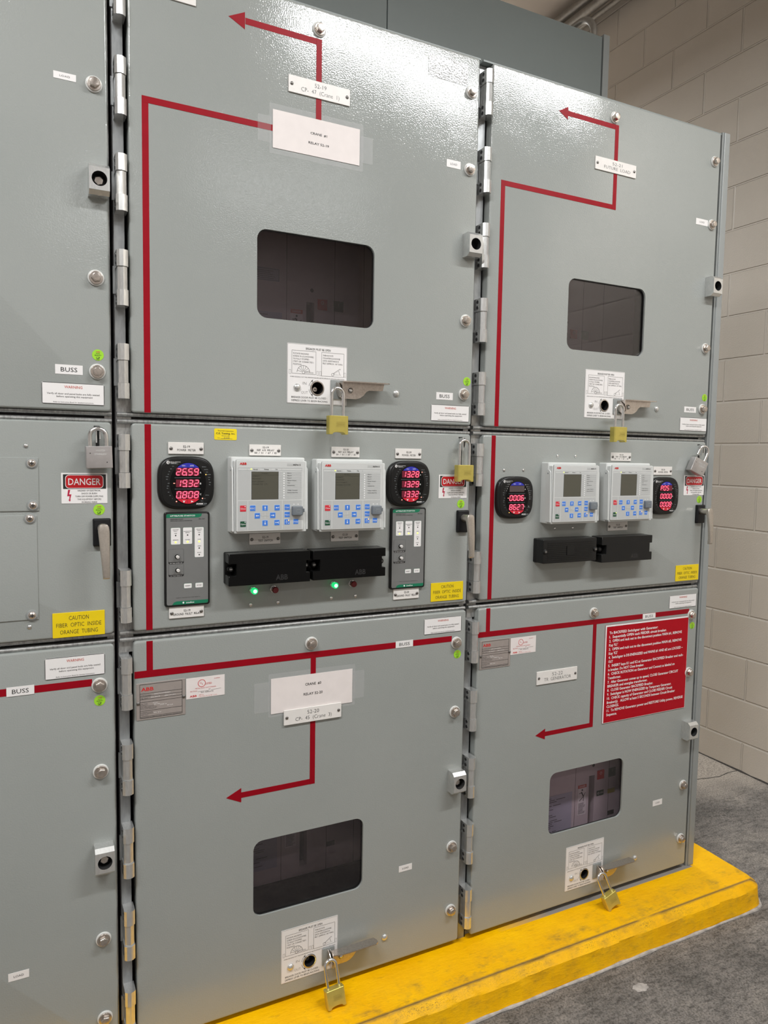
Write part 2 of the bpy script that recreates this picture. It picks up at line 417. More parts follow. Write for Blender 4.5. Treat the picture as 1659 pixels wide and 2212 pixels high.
    def prism_z(self, prof, z0, z1, mat, M=None):      # prof = [(x, o)]
        n = len(prof); vs = [(x, -o, z0) for x, o in prof] + [(x, -o, z1) for x, o in prof]
        fs = [(i, (i + 1) % n, n + (i + 1) % n, n + i) for i in range(n)] + [tuple(range(n))[::-1], tuple(range(n, 2 * n))]
        return self.add(vs, fs, mat, M)
    def text(self, s, x, z, h, mat, o, w=None, thick=0.0, align='C', M=None, shear=0.0):
        if 'M' in s and thick < 0.015: thick = min(thick, 0.0)
        vs, fs = text_geo(s, thick)
        if not vs: return self
        x0 = min(p[0] for p in vs); x1 = max(p[0] for p in vs)
        H = 0.70; kz = h / H; kx = (w / (x1 - x0)) if w else kz
        off = -(x0 + x1) / 2 if align == 'C' else (-x0 if align == 'L' else -x1)
        return self.add([(x + (p[0] + off) * kx + shear * p[1] * kz, -o, z + (p[1] - H / 2) * kz) for p in vs], fs, mat, M)
    def line(self, x0, z0, x1, z1, w, o, mat):
        dx, dz = x1 - x0, z1 - z0; L = math.hypot(dx, dz) or 1e-9; nx, nz = -dz / L * w / 2, dx / L * w / 2
        return self.add([(x0 + nx, -o, z0 + nz), (x1 + nx, -o, z1 + nz), (x1 - nx, -o, z1 - nz), (x0 - nx, -o, z0 - nz)], [(0, 1, 2, 3)], mat)
    def frame(self, x0, x1, z0, z1, w, o, mat):
        for a in ((x0, z0, x1, z0), (x1, z0, x1, z1), (x1, z1, x0, z1), (x0, z1, x0, z0)): self.line(*a, w, o, mat)
        return self
    def mesh(self, name):
        me = bpy.data.meshes.new(name); me.from_pydata(self.v, [], self.f)
        for mt_ in self.mats: me.materials.append(MATS[mt_])
        me.polygons.foreach_set('material_index', self.m)
        me.update(); 
        me.shade_smooth(); me.set_sharp_from_angle(angle=math.radians(24))
        return me
    def obj(self, name, parent=None, loc=None):
        o = bpy.data.objects.new(name, self.mesh(name)); COL.objects.link(o)
        if parent: o.parent = parent
        if loc is not None: o.location = loc
        return o

def tag(o, label, cat, group=None):
    o['label'] = label; o['category'] = cat
    if group: o['group'] = group
    return o
def root(name, loc, label=None, cat=None, group=None):
    o = bpy.data.objects.new(name, None); o.location = loc; o.empty_display_size = 0.02; COL.objects.link(o)
    if label: tag(o, label, cat, group)
    return o
def struct(o): o['kind'] = 'structure'; return o
def put(name, mesh, parent, loc):
    o = bpy.data.objects.new(name, mesh); COL.objects.link(o); o.parent = parent; o.location = loc; return o

# ---------------------------------------------------------------- room
FLOOR = -0.137; XW = 1.019; CEIL = 4.02
def fz(y): return -0.1448 + 0.016 * y          # the slab falls slightly towards the front
Bx = B(); vs = [(x, y, z) for x in (-6, XW + 0.2) for y in (-5.2, 4.2) for z in (-0.5, fz(y))]
Bx.add(vs, [(0, 1, 3, 2), (4, 6, 7, 5), (0, 4, 5, 1), (2, 3, 7, 6), (0, 2, 6, 4), (1, 5, 7, 3)], 'concrete_floor'); struct(Bx.obj('floor'))
Bx = B(); Bx.box(XW, XW + 0.2, -0.3, CEIL, -4.2, 5.2, 'block_wall'); struct(Bx.obj('wall_right'))
Bx = B(); Bx.box(-6, XW, -0.3, CEIL, -4.2, -4.0, 'wall_paint'); struct(Bx.obj('wall_back'))
Bx = B(); Bx.box(-6, XW, -0.3, CEIL, 5.0, 5.2, 'wall_paint'); struct(Bx.obj('wall_front'))
Bx = B(); Bx.box(-6.2, -6, -0.3, CEIL, -4.2, 5.2, 'wall_paint'); struct(Bx.obj('wall_left'))
Bx = B(); Bx.box(-6.2, XW + 0.2, CEIL, CEIL + 0.2, -4.2, 5.2, 'ceiling_paint'); struct(Bx.obj('ceiling'))

# ---------------------------------------------------------------- concrete pad
PT = -0.065
path = [(-3.2 + i * 0.02, -0.148, 0, -1) for i in range(int((0.125 + 3.2) / 0.02))]
for i in range(7):
    a = -math.pi / 2 + math.pi / 2 * i / 6
    path.append((0.127 + 0.03 * math.cos(a), -0.118 + 0.03 * math.sin(a), math.cos(a), math.sin(a)))
path += [(0.157, -0.118 + i * 0.03, 1, 0) for i in range(1, 70)]
prof = [(0.0, PT), (0.003, PT - 0.0015), (0.024, PT - 0.019), (0.0255, PT - 0.022), (0.0285, PT - 0.05), (0.034, -0.152)]
vs, fs = [], []
for (x, y, nx, ny) in path:
    for k, (d, z) in enumerate(prof):
        j = noise.noise(Vector((x * 14, y * 14, k * 0.7))) * 0.004 + noise.noise(Vector((x * 55, y * 55, k * 1.3))) * 0.0018
        edge = 0.008 * max(0.0, noise.noise(Vector((x * 30, y * 30, k)))) if x > 0.1 and y < 0.0 and k >= 2 else 0
        dd = d + (j if k else j * 0.5) - edge
        vs.append((x + nx * dd, y + ny * dd, z + (j * 0.4 if 0 < k < 5 else 0)))
n = len(prof)
for i in range(len(path) - 1):
    for k in range(n - 1): fs.append((i * n + k, i * n + k + 1, (i + 1) * n + k + 1, (i + 1) * n + k))
top = [i * n for i in range(len(path))]
k0 = len(vs); vs += [(-3.2, path[-1][1], PT)]; fs.append(tuple(top) + (k0,))
Bx = B(); Bx.add(vs, fs, 'pad_paint'); pad = Bx.obj('concrete_pad')
tag(pad, 'low concrete equipment pad painted worn safety yellow under the switchgear', 'concrete pad')
Bx = B()
pts = []
for (x, y, nx, ny) in path[::2]:
    if y > 0.02: break
    j = noise.noise(Vector((x * 9, y * 9, 3))) * 0.003
    pts.append((x + nx * (0.036 + j), y + ny * (0.036 + j), fz(y) + 0.001))
Bx.tube(pts, [0.0048 + 0.0035 * noise.noise(Vector((p[0] * 20, p[1] * 20, 0))) for p in pts], 'caulk', n=8, flat=1.0)
o = Bx.obj('caulk_line', pad); o['label'] = 'pale rough caulk bead along the foot of the pad'
# crack in the slab
Bx = B(); cr = [Vector((q_.x, q_.y, fz(q_.y))) for q_ in [at(*q, 2, -0.133) for q in ((1605, 1664), (1590, 1664), (1572, 1668), (1555, 1676), (1535, 1679), (1510, 1682), (1480, 1684))]]
for i in range(len(cr) - 1):
    a, c_ = cr[i], cr[i + 1]; d = (c_ - a).normalized().cross(Vector((0, 0, 1))) * 0.0025
    Bx.add([tuple(a + d + Vector((0, 0, .0006))), tuple(a - d + Vector((0, 0, .0006))), tuple(c_ - d * .7 + Vector((0, 0, .0006))), tuple(c_ + d * .7 + Vector((0, 0, .0006)))], [(0, 1, 2, 3)], 'crack')
o = struct(Bx.obj('trim_1'))
# pale splash of paint on the slab
c0 = at(1385, 2133, 2, -0.149); Bx = B(); pts = []
for i in range(40):
    a = 2 * math.pi * i / 40; r_ = 1 + 0.30 * noise.noise(Vector((math.cos(a) * 2.2, math.sin(a) * 2.2, 1.7))) + 0.10 * noise.noise(Vector((math.cos(a) * 3, math.sin(a) * 3, 4)))
    pts.append((c0.x + 0.026 * r_ * math.cos(a), c0.y + 0.015 * r_ * math.sin(a)))
Bx.add([(x, y, fz(y) + 0.0008) for x, y in pts], [tuple(range(40))], 'caulk'); struct(Bx.obj('trim_3'))
# dark uneven joint at the foot of the block wall
Bx = B(); ys = [2.5 - i * 0.05 for i in range(60)]; vs = []; fs = []
for y in ys:
    j = abs(noise.noise(Vector((0, y * 12, 5)))) * 0.008
    vs += [(XW - 0.0005, y, fz(y) + 0.004 + j), (XW - 0.004 - j, y, fz(y) + 0.0006)]
for i in range(len(ys) - 1): fs.append((2 * i, 2 * i + 1, 2 * i + 3, 2 * i + 2))
Bx.add(vs, fs, 'crack'); struct(Bx.obj('trim_2'))

# ---------------------------------------------------------------- conduits
Y0, Y1 = 0.9, 4.0
for k, (z, x, lab) in enumerate(((3.955, 0.90, 'upper steel conduit of the three running up at the ceiling corner'),
                                 (3.885, 0.90, 'middle steel conduit running up at the ceiling corner'),
                                 (3.845, 0.93, 'thin lowest steel conduit running beside the others at the ceiling corner'))):
    Bx = B(); Bx.tube([(x, Y1, z), (x, -2.0, z)], 0.026 if k < 2 else 0.014, 'conduit_steel', n=16)
    tag(Bx.obj('conduit'), lab, 'conduit', None)
e = at(1283, 74, 0, 0.0); Bx = B()
r_b = 0.085; pts = [(0.0, 2.0, e.z + 0.085), (0.0, e.y + r_b + 0.02, e.z + 0.085)]
for i in range(9):
    a = math.pi / 2 * i / 8; pts.append((0.0, e.y + r_b - r_b * math.sin(a), e.z + 0.085 - r_b * (1 - math.cos(a))))
pts.append((0.0, e.y, 2.96)); Bx.tube(pts, 0.013, 'conduit_steel', n=16)
tag(Bx.obj('conduit_elbow'), 'steel conduit elbow bending down onto the tall rear enclosure', 'conduit')

# ---------------------------------------------------------------- switchgear sections
P_ = 0.9326                                   # section pitch
SX = {1: -2 * P_, 2: -P_, 3: 0.0}
UL, UR = -0.897, -0.006                        # door edges inside a section
DT = 0.028                                     # depth of the folded door edge
ZR = {'upper': (1.434, 2.400), 'middle': (0.9440, 1.4105), 'lower': (-0.050, 0.9205)}
WIN = {'upper': (-0.6130, -0.3082, 1.6682, 1.8726), 'lower': (-0.6181, -0.3164, 0.1892, 0.3862)}
RACK = {'upper': (-0.4601, 1.5108), 'lower': (-0.4667, 0.0300)}   # racking port centre

def bolt_mesh():
    b_ = B()
    b_.plate(CI(0, 0, 0.0168, 32), 0, 0.0035, 'washer_white', bev=0.0015)
    b_.plate(CI(0, 0, 0.0140, 32), 0.0035, 0.0062, 'stainless', bev=0.0008)
    b_.plate(CI(0, 0, 0.0105, 6, 0.35), 0.0062, 0.0150, 'stainless', bev=0.0012)
    b_.plate(CI(0, 0, 0.0080, 24), 0.0150, 0.0156, 'stainless', bev=0.0005)
    return b_.mesh('bolt')
BOLT = bolt_mesh()
def screw_mesh(r=0.0062, mat='bright_steel'):
    b_ = B(); b_.dome(0, 0, r, r * 0.55, 0.0005, mat, 18, 4)
    b_.box(-r * .55, r * .55, -r * .12, r * .12, r * .45, r * .565, 'dark_hole'); b_.box(-r * .12, r * .12, -r * .55, r * .55, r * .45, r * .57, 'dark_hole')
    return b_.mesh('screw')
SCREW = screw_mesh(); SMALL = screw_mesh(0.0042); PSCREW = screw_mesh(0.0040, 'plate_screw')
def washer_screw_mesh():
    b_ = B(); b_.plate(CI(0, 0, 0.0115), 0, 0.0015, 'frame_paint', bev=0.0007); b_.plate(CI(0, 0, 0.0088), 0.0015, 0.0025, 'zinc')
    b_.dome(0, 0, 0.0072, 0.0045, 0.0025, 'stainless', 18, 4)
    b_.box(-.004, .004, -.0009, .0009, .0055, .0072, 'dark_hole'); b_.box(-.0009, .0009, -.004, .004, .0055, .0073, 'dark_hole')
    return b_.mesh('washer_screw')
WSCREW = washer_screw_mesh()
def rivet_mesh():
    b_ = B(); b_.plate(CI(0, 0, 0.0090), 0, 0.001, 'zinc'); b_.dome(0, 0, 0.0085, 0.0050, 0.001, 'zinc', 24, 5); return b_.mesh('rivet')
RIVET = rivet_mesh()

def block_mesh(flip, bolt_in):
    w, h, d = 0.0405, 0.062, 0.034; b_ = B()
    hole = CI(0, 0, 0.0152, 32)
    b_.plate(RR(0, 0, w, h - 0.016, 0.0005, 1), d - 0.001, d, 'zinc', holes=(hole,), back=False)
    s_ = -1 if flip else 1
    # side profile: long chamfer on one end, short one on the other
    zt, zb = (h / 2 - 0.008) * 1, -(h / 2 - 0.008)
    prof_ = [(0, -h / 2), (d - 0.010, -h / 2), (d - 0.001, zb), (d - 0.001, zt), (d - 0.010, h / 2), (0, h / 2)]
    n_ = len(prof_)
    vs_ = [(-w / 2, -o_, z_) for o_, z_ in prof_] + [(w / 2, -o_, z_) for o_, z_ in prof_]
    fs_ = [(0, 1, n_ + 1, n_), (1, 2, n_ + 2, n_ + 1), (3, 4, n_ + 4, n_ + 3), (4, 5, n_ + 5, n_ + 4), (5, 0, n_, n_ + 5),
           tuple(range(n_))[::-1], tuple(range(n_, 2 * n_))]
    b_.add(vs_, fs_, 'zinc')
    hp = hole(0.0); q = len(hp)       # bore
    b_.add([(x, -0.006, z) for x, z in hp] + [(x, -d, z) for x, z in hp], [(i, (i + 1) % q, q + (i + 1) % q, q + i) for i in range(q)], 'dark_metal')
    b_.plate(CI(0, 0, 0.0152, 32), 0.004, 0.006, 'dark_hole')
    if bolt_in:
        b_.plate(CI(0, 0, 0.0125, 28), 0.006, 0.009, 'dark_metal', bev=0.001)
        b_.plate(CI(0, 0, 0.0095, 6, 0.3), 0.009, 0.020, 'stainless', bev=0.0012)
        b_.plate(CI(0, 0, 0.0066, 24), 0.020, 0.0206, 'stainless')
    b_.tube([(0, -d * 0.55, s_ * -(h / 2 + 0.0004)), (0, -d * 0.55, s_ * -(h / 2 - 0.003))], 0.0036, 'bright_steel', n=14)
    return b_.mesh('lock_block')
BLK_BOLT = block_mesh(False, True); BLK_OPEN = block_mesh(False, False)

def hinge_meshes():
    zz = 0.0590
    def pr(w, o0, o1, c):
        h = w / 2; return [(-h, o0), (h, o0), (h, o1 - c), (h - c * 0.7, o1 - c * .35), (0.001, o1), (-h + c * 0.7, o1 - c * .35), (-h, o1 - c)]
    kn = []
    for a, b2, w, o1 in ((-zz, -zz * 0.42, 0.0235, 0.019), (-zz * 0.42, zz * 0.40, 0.0200, 0.017), (zz * 0.40, zz, 0.0235, 0.019)):
        b_ = B(); b_.prism_z(pr(w, -0.022, o1, 0.007), a + 0.0003, b2 - 0.0003, 'zinc'); kn.append(b_.mesh('knuckle'))
    b_ = B(); vs_ = []; q = 14
    for xx, r in ((-0.01165, 0.0048), (-0.01255, 0.0048)): vs_ += [(xx, 0.004 + r * math.cos(2 * math.pi * i / q), r * math.sin(2 * math.pi * i / q)) for i in range(q)]
    b_.add(vs_, [(i, (i + 1) % q, q + (i + 1) % q, q + i) for i in range(q)] + [tuple(range(q, 2 * q))], 'dark_metal')
    b_.add([(-0.01258, 0.004 + 0.0022 * math.cos(2 * math.pi * i / 6), 0.0022 * math.sin(2 * math.pi * i / 6)) for i in range(6)], [tuple(range(6))], 'dark_hole')
    sc = b_.mesh('hinge_screw')
    leaf = B(); leaf.box(-0.0165, -0.0112, -zz * 0.5, zz * 0.5, -0.0235, -0.0185, 'post_steel')
    return kn, sc, leaf.mesh('hinge_leaf')
KN, HSC, LEAF = hinge_meshes()
HINGE_Z = [2.3145, 2.1145, 1.9175, 1.7195, 1.5215, 1.327, 1.0275, 0.829, 0.632, 0.436, 0.2395, 0.044]

def lever_mesh():
    b_ = B(); t = 0.0025; o0 = 0.014
    pts = [(0.004, 0.0), (0.122, 0.0), (0.118, -0.0155), (0.080, -0.0165), (0.072, -0.020), (0.064, -0.030), (0.055, -0.036), (0.044, -0.0395), (0.004, -0.0395), (0.0, -0.034), (0.0, -0.004)]
    b_.plate(PG(pts[::-1]), o0, o0 + t, 'stainless')
    # folded top flange
    fl = [(0.0, o0), (0.124, o0), (0.129, o0 + 0.012), (0.128, o0 + 0.022), (0.121, o0 + 0.027), (0.060, o0 + 0.027), (0.020, o0 + 0.026), (0.0, o0 + 0.020)]
    n_ = len(fl); vs_ = [(x, -o_, 0.0) for x, o_ in fl] + [(x, -o_, t) for x, o_ in fl]
    b_.add(vs_, [(i, (i + 1) % n_, n_ + (i + 1) % n_, n_ + i) for i in range(n_)] + [tuple(range(n_)), tuple(range(n_, 2 * n_))[::-1]], 'stainless')
    b_.plate(CI(0.0275, -0.0185, 0.0082), o0 + t, o0 + t + 0.0015, 'stainless', bev=0.0006)
    b_.plate(CI(0.0275, -0.0185, 0.0066), o0 + t + 0.0015, o0 + t + 0.002, 'dark_metal')
    b_.dome(0.0275, -0.0185, 0.0052, 0.0035, o0 + t + 0.0018, 'bright_steel', 16, 4)
    # left ear that turns out from the door
    b_.box(-0.0005, 0.002, -0.034, 0.0, 0.0, o0 + 0.018, 'stainless')
    return b_.mesh('racking_lever')
LEVER = lever_mesh()
def hasp_mesh():
    b_ = B(); b_.plate(RR(0.0, 0.0, 0.034, 0.047, 0.001), 0.0006, 0.0030, 'frame_paint', bev=0.0005)
    # eye lug standing out from the door, with a hole for the shackle
    pts = [(0.001, 0.019), (0.016, 0.015), (0.027, 0.006), (0.034, -0.004), (0.034, -0.013), (0.027, -0.020), (0.018, -0.018), (0.003, -0.006)]
    n_ = len(pts)
    for x in (-0.003, 0.003):
        vs_ = [(x, -o_, z_) for o_, z_ in pts] + [(x + 0.0022, -o_, z_) for o_, z_ in pts]
        b_.add(vs_, [(i, (i + 1) % n_, n_ + (i + 1) % n_, n_ + i) for i in range(n_)] + [tuple(range(n_))[::-1], tuple(range(n_, 2 * n_))], 'stainless')
    return b_.mesh('lever_hasp')
HASP = hasp_mesh()
def handle_meshes():
    e_ = B(); e_.plate(RR(0, 0, 0.037, 0.061, 0.003), 0.0002, 0.010, 'escutcheon_black', bev=0.004)
    h_ = B(); zc = 0.0095
    h_.tube([(0, -0.009, zc), (0, -0.036, zc)], [0.0100, 0.0105], 'brushed_nickel', n=22)
    def sec(z, w, o_in, o_out):   # rounded slab section
        n_ = 16; r = []
        for i in range(n_):
            a = 2 * math.pi * i / n_; cx_, sx_ = math.cos(a), math.sin(a)
            r.append((w * math.copysign(abs(cx_) ** 0.55, cx_), -((o_in + o_out) / 2 + (o_out - o_in) / 2 * math.copysign(abs(sx_) ** 0.55, sx_)), z))
        return r
    secs = []
    for z, w, oi, oo in ((zc + 0.0125, 0.003, 0.040, 0.045), (zc + 0.0105, 0.0080, 0.036, 0.0470), (zc + 0.006, 0.0108, 0.034, 0.048), (zc - 0.004, 0.0118, 0.034, 0.0485), (zc - 0.020, 0.0112, 0.038, 0.0495), (zc - 0.050, 0.0096, 0.041, 0.052), (zc - 0.085, 0.0080, 0.042, 0.053), (zc - 0.103, 0.0074, 0.040, 0.052), (zc - 0.1060, 0.0070, 0.040, 0.049)):
        secs.append([(x + (zc - z) * 0.035, y, zz) for x, y, zz in sec(z, w, oi, oo)])
    n_ = 16; vs_ = [p for s_ in secs for p in s_]; fs_ = []
    for i in range(len(secs) - 1):
        for k in range(n_): fs_.append((i * n_ + k, (i + 1) * n_ + k, (i + 1) * n_ + (k + 1) % n_, i * n_ + (k + 1) % n_))
    fs_.append(tuple(range(n_))); fs_.append(tuple(range((len(secs) - 1) * n_, len(secs) * n_))[::-1])
    h_.add(vs_, fs_, 'brushed_nickel')
    return e_.mesh('handle_base'), h_.mesh('lever_handle')
ESC, LEVH = handle_meshes()
def locking_tab_mesh():
    b_ = B(); b_.box(-0.0030, -0.0006, -0.020, 0.014, 0.0, 0.018, 'zinc'); b_.box(0.004, 0.0064, -0.012, 0.014, 0.0, 0.018, 'zinc')
    b_.box(-0.0055, 0.0065, 0.013, 0.0165, -0.001, 0.0006, 'dark_hole'); b_.box(-0.0018, 0.0055, -0.062, 0.008, -0.001, 0.0005, 'dark_hole')
    return b_.mesh('locking_tab')
TAB = locking_tab_mesh()

BOLTS = {'upper': [(-0.0325, 2.3069), (-0.0325, 2.1096), (-0.0335, 1.7148), (-0.0332, 1.5178), (-0.4635, 2.3507)],
         'lower': [(-0.0375, 0.8311), (-0.0375, 0.6338), (-0.0365, 0.2394), (-0.0355, 0.0489), (-0.4695, 0.8737)]}
SEC_LABEL = {1: 'grey metal switchgear cabinet cut off by the left edge of the photo',
             2: 'grey metal switchgear cabinet in the middle with the large crane breaker doors',
             3: 'grey metal switchgear cabinet at the right end beside the block wall'}
DOOR_LABEL = {'upper': 'tall grey upper breaker door', 'middle': 'short grey instrument door', 'lower': 'grey lower breaker door just above the yellow pad'}
for s in (1, 2, 3):
    X0 = SX[s]
    sec = root('switchgear_cabinet', (X0 + (UL + UR) / 2, 0.3, PT), SEC_LABEL[s], 'switchgear cabinet')
    off = Vector((X0 + (UL + UR) / 2, 0.3, PT))
    def rel(x, y, z): return Vector((x, y, z)) - off
    o0 = Vector((X0, 0, 0)) - off
    # galvanised front frame
    b_ = B(); fb = -0.021
    b_.box(UL - 0.0295, UL - 0.0045, PT, 2.395, fb - 0.004, fb, 'post_steel'); b_.box(UL - 0.0075, UL - 0.0045, PT, 2.395, fb - 0.03, fb, 'post_steel')
    b_.box(UL - 0.0045, UL + 0.012, PT, 2.395, fb - 0.032, fb - 0.028, 'dark_hole')  # black strip that paints the shade in the hinge gap
    for za, zb in ((1.434, 1.4105), (0.944, 0.9205)): b_.box(UL - 0.029, UL + 0.002, zb - 0.026, za + 0.030, fb, fb + 0.0025, 'galvanised_steel')
    b_.box(UR - 0.012, UR + 0.0035, PT, 2.395, fb - 0.02, fb, 'galvanised_steel')
    for za, zb in ((1.434, 1.4105), (0.944, 0.9205)):
        zc = (za + zb) / 2
        for sg in (1, -1):
            pr = []
            for i in range(9):
                a = math.pi * i / 8; pr.append((-0.014 + 0.006 * math.sin(a), zc + sg * 0.0078 + 0.0052 * math.cos(a)))
            pr += [(-0.035, zc + sg * 0.0078 - 0.0052), (-0.035, zc + sg * 0.0078 + 0.0052)]
            b_.prism_x(pr, UL - 0.0285, UR + 0.002, 'galvanised_steel')
        b_.box(UL, UR, zc - 0.02, zc + 0.02, -0.06, -0.034, 'gap_shade')  # dark backing, shade between the rails put in as colour
    b_.box(UL - 0.005, UR + 0.003, PT, PT + 0.012, -0.07, -0.030, 'frame_paint')
    b_.obj('frame', sec, o0)
    # sheet-metal body with separate compartments
    b_ = B(); D_ = -0.56
    b_.box(UL - 0.029, UL - 0.027, PT, 2.398, D_, -0.041, 'inner_steel'); b_.box(UR + 0.0015, UR + 0.0035, PT, 2.398, D_, -0.041, 'inner_steel')
    b_.box(UL - 0.027, UR + 0.0015, PT, 2.396, D_ - 0.01, D_, 'inner_steel')
    b_.box(UL - 0.029, UR + 0.0035, 2.3975, 2.402, D_, -0.003, 'rear_paint')
    for z in (1.42, 0.93): b_.box(UL - 0.027, UR + 0.0015, z - 0.002, z + 0.002, D_, -0.061, 'inner_steel')
    b_.box(UL - 0.027, UR + 0.0015, PT, PT + 0.003, D_, -0.071, 'inner_steel')
    b_.obj('body', sec, o0)
    # tall rear enclosure
    b_ = B(); b_.plate(RR((UL + UR) / 2 - 0.0113, (2.404 + 2.975) / 2, P_ - 0.003 if s < 3 else P_ - 0.003, 2.975 - 2.404, 0.002, 2), -1.9, -0.575, 'rear_paint', bev=0.002)
    b_.box(UL - 0.029, UR + 0.0035, PT, 2.404, -1.9, -0.572, 'rear_paint')
    b_.obj('rear_enclosure', sec, o0)
    if s == 3:
        b_ = B()
        b_.plate(RR(0.0253, (2.4085 + PT) / 2, 0.0265, 2.4085 - PT, 0.001, 2), -0.03, -0.001, 'frame_paint', bev=0.0035)
        b_.box(0.0055, 0.0125, PT, 2.4085, -0.03, -0.0055, 'frame_paint')
        b_.box(0.0345, 0.0385, PT, 2.4085, -0.575, -0.03, 'frame_paint')
        b_.box(0.0036, 0.0145, PT, 2.40, -0.05, -0.031, 'gap_shade')  # dark filler painting the shade between door and end panel
        b_.box(0.0065, 0.036, PT, 2.985, -1.9, -0.572, 'frame_paint')
        b_.obj('end_panel', sec, o0)
    # hinges on the left edge
    for z in HINGE_Z:
        h = root('hinge', (0, 0, 0)); h.parent = sec; h.location = rel(X0 - 0.9135, 0, z)
        for k in KN: put('knuckle', k, h, (0, 0, 0))
        for dz_ in (-0.050, -0.035, 0.035, 0.050): put('hinge_screw', HSC, h, (0, 0, dz_))
        put('hinge_leaf', LEAF, h, (0, 0, 0))
    for dn_, (za, zb) in ZR.items():
        holes = []
        if dn_ in WIN and s > 1:
            a, b2, c2, d2 = WIN[dn_]; holes.append(RR((a + b2) / 2, (c2 + d2) / 2, b2 - a, d2 - c2, 0.024, 6))
        if dn_ in RACK and s > 1: holes.append(CI(RACK[dn_][0], RACK[dn_][1], 0.0158, 30))
        b_ = B()
        b_.plate(RR((UL + UR) / 2, (za + zb) / 2, UR - UL, zb - za, 0.0075, 4), -0.0055, 0.0, 'grey_enamel', holes=holes, bev=0.0045)
        b_.plate(RR((UL + UR) / 2, (za + zb) / 2, UR - UL, zb - za, 0.0075, 4), -DT, -0.0050, 'grey_enamel', holes=[RR((UL + UR) / 2, (za + zb) / 2, UR - UL - 0.006, zb - za - 0.006, 0.005, 4)])
        door = b_.obj('door', sec, o0); door['label'] = DOOR_LABEL[dn_]
        def sub(name, me, x, z, o_=0.0):
            q = bpy.data.objects.new(name, me); COL.objects.link(q); q.parent = door; q.location = (x, -o_, z); return q
        for i, (u, z) in enumerate(BOLTS.get(dn_, [])):
            q = sub('bolt', BOLT, u, z); q.rotation_euler = (0, R_.uniform(-0.5, 0.5), 0)
        if dn_ == 'upper':
            sub('lock_block', BLK_OPEN if s > 1 else BLK_BOLT, -0.027, 1.9105)
        if dn_ == 'lower':
            sub('lock_block', BLK_BOLT if s < 3 else BLK_OPEN, -0.034, 0.4365)
        if dn_ == 'middle':
            sub('handle_base', ESC, -0.0285 if s != 3 else -0.0225, 1.1715); sub('lever_handle', LEVH, -0.0285 if s != 3 else -0.0225, 1.1715)
            sub('locking_tab', TAB, -0.040 if s > 1 else -0.0365, 1.386)
        if dn_ in WIN and s > 1:
            a, b2, c2, d2 = WIN[dn_]; b_ = B()
            b_.plate(RR((a + b2) / 2, (c2 + d2) / 2, b2 - a + 0.03, d2 - c2 + 0.03, 0.02, 4), -0.0105, -0.0080, 'smoked_glass')
            q = b_.obj('window_pane', door, (0, 0, 0)); q['label'] = 'smoked plastic viewing pane'
            b_ = B(); b_.plate(RR((a + b2) / 2, (c2 + d2) / 2, b2 - a + 0.02, d2 - c2 + 0.02, 0.026, 6), -0.0079, -0.0056, 'black_plastic', holes=(RR((a + b2) / 2, (c2 + d2) / 2, b2 - a - 0.003, d2 - c2 - 0.003, 0.023, 6),))
            b_.obj('window_gasket', door, (0, 0, 0))
        if dn_ in RACK and s > 1:
            cx_, cz_ = RACK[dn_]
            b_ = B(); b_.plate(CI(0, 0, 0.0178, 30), 0.0012, 0.0028, 'stainless', holes=(CI(0, 0, 0.0150, 30),), bev=0.0005)
            q = [(0.0150 * math.cos(2 * math.pi * i / 24), 0.0150 * math.sin(2 * math.pi * i / 24)) for i in range(24)]
            b_.add([(x, 0.05, z) for x, z in q] + [(x, -0.0028, z) for x, z in q], [(i, (i + 1) % 24, 24 + (i + 1) % 24, 24 + i) for i in range(24)], 'black_plastic')
            b_.plate(CI(0, 0, 0.0150), -0.052, -0.050, 'dark_hole')
            b_.plate(CI(-0.001, -0.002, 0.0062), -0.050, -0.012, 'dark_metal' if not (dn_ == 'upper' and s == 2) else 'stainless', bev=0.001); b_.plate(CI(-0.001, -0.002, 0.0018), -0.012, -0.0118, 'dark_hole')
            sub('racking_port', b_.mesh('racking_port'), cx_, cz_)
            sub('rivet', RIVET, cx_ - 0.0525, cz_ - 0.0005, 0.001); sub('rivet', RIVET, cx_ + 0.220, cz_ - 0.001)
            sub('lever_hasp', HASP, cx_ + 0.0520, cz_ - 0.001, 0.001); sub('racking_lever', LEVER, cx_ + 0.0545, cz_ + 0.0165)
        if dn_ == 'middle' and s == 1:
            for za2, zb2, xr in ((1.2205, 1.3325, -2.0165), (0.990, 1.212, -2.0213)):
                b_ = B(); b_.plate(RR(-0.35 - 0.0, (za2 + zb2) / 2, 0.397, zb2 - za2, 0.001, 2), 0.0, 0.0022, 'grey_enamel', bev=0.001)
                q = b_.obj('cover_plate', door, (0, 0, 0)); dx = xr - X0 - (-0.35 + 0.1985); q.location.x = dx
            for px, py in ((68.5, 1000.5), (71, 1091.7), (64.5, 1120), (69.4, 1329)):
                v_ = at(px, py, 1, -0.003); sub('washer_screw', WSCREW, v_.x - X0, v_.z, 0.0022)
            for px, py in ((55.7, 963), (63.7, 1354.5)):
                v_ = at(px, py); sub('screw', SMALL, v_.x - X0, v_.z)
        if dn_ == 'middle' and s == 2:
            for px, py in ((541, 1306), (600, 1301), (715.2, 1291.4), (767.3, 1287)):
                v_ = at(px, py); sub('screw', SMALL, v_.x - X0, v_.z)
        if dn_ == 'middle' and s == 3:
            for px, py in ((1204.3, 985.2), (1243, 985.8), (1088.6, 1015.6), (1130.3, 1015.6), (1198, 1141.3), (1236.6, 1140)):
                v_ = at(px, py); sub('screw', SMALL, v_.x - X0, v_.z)

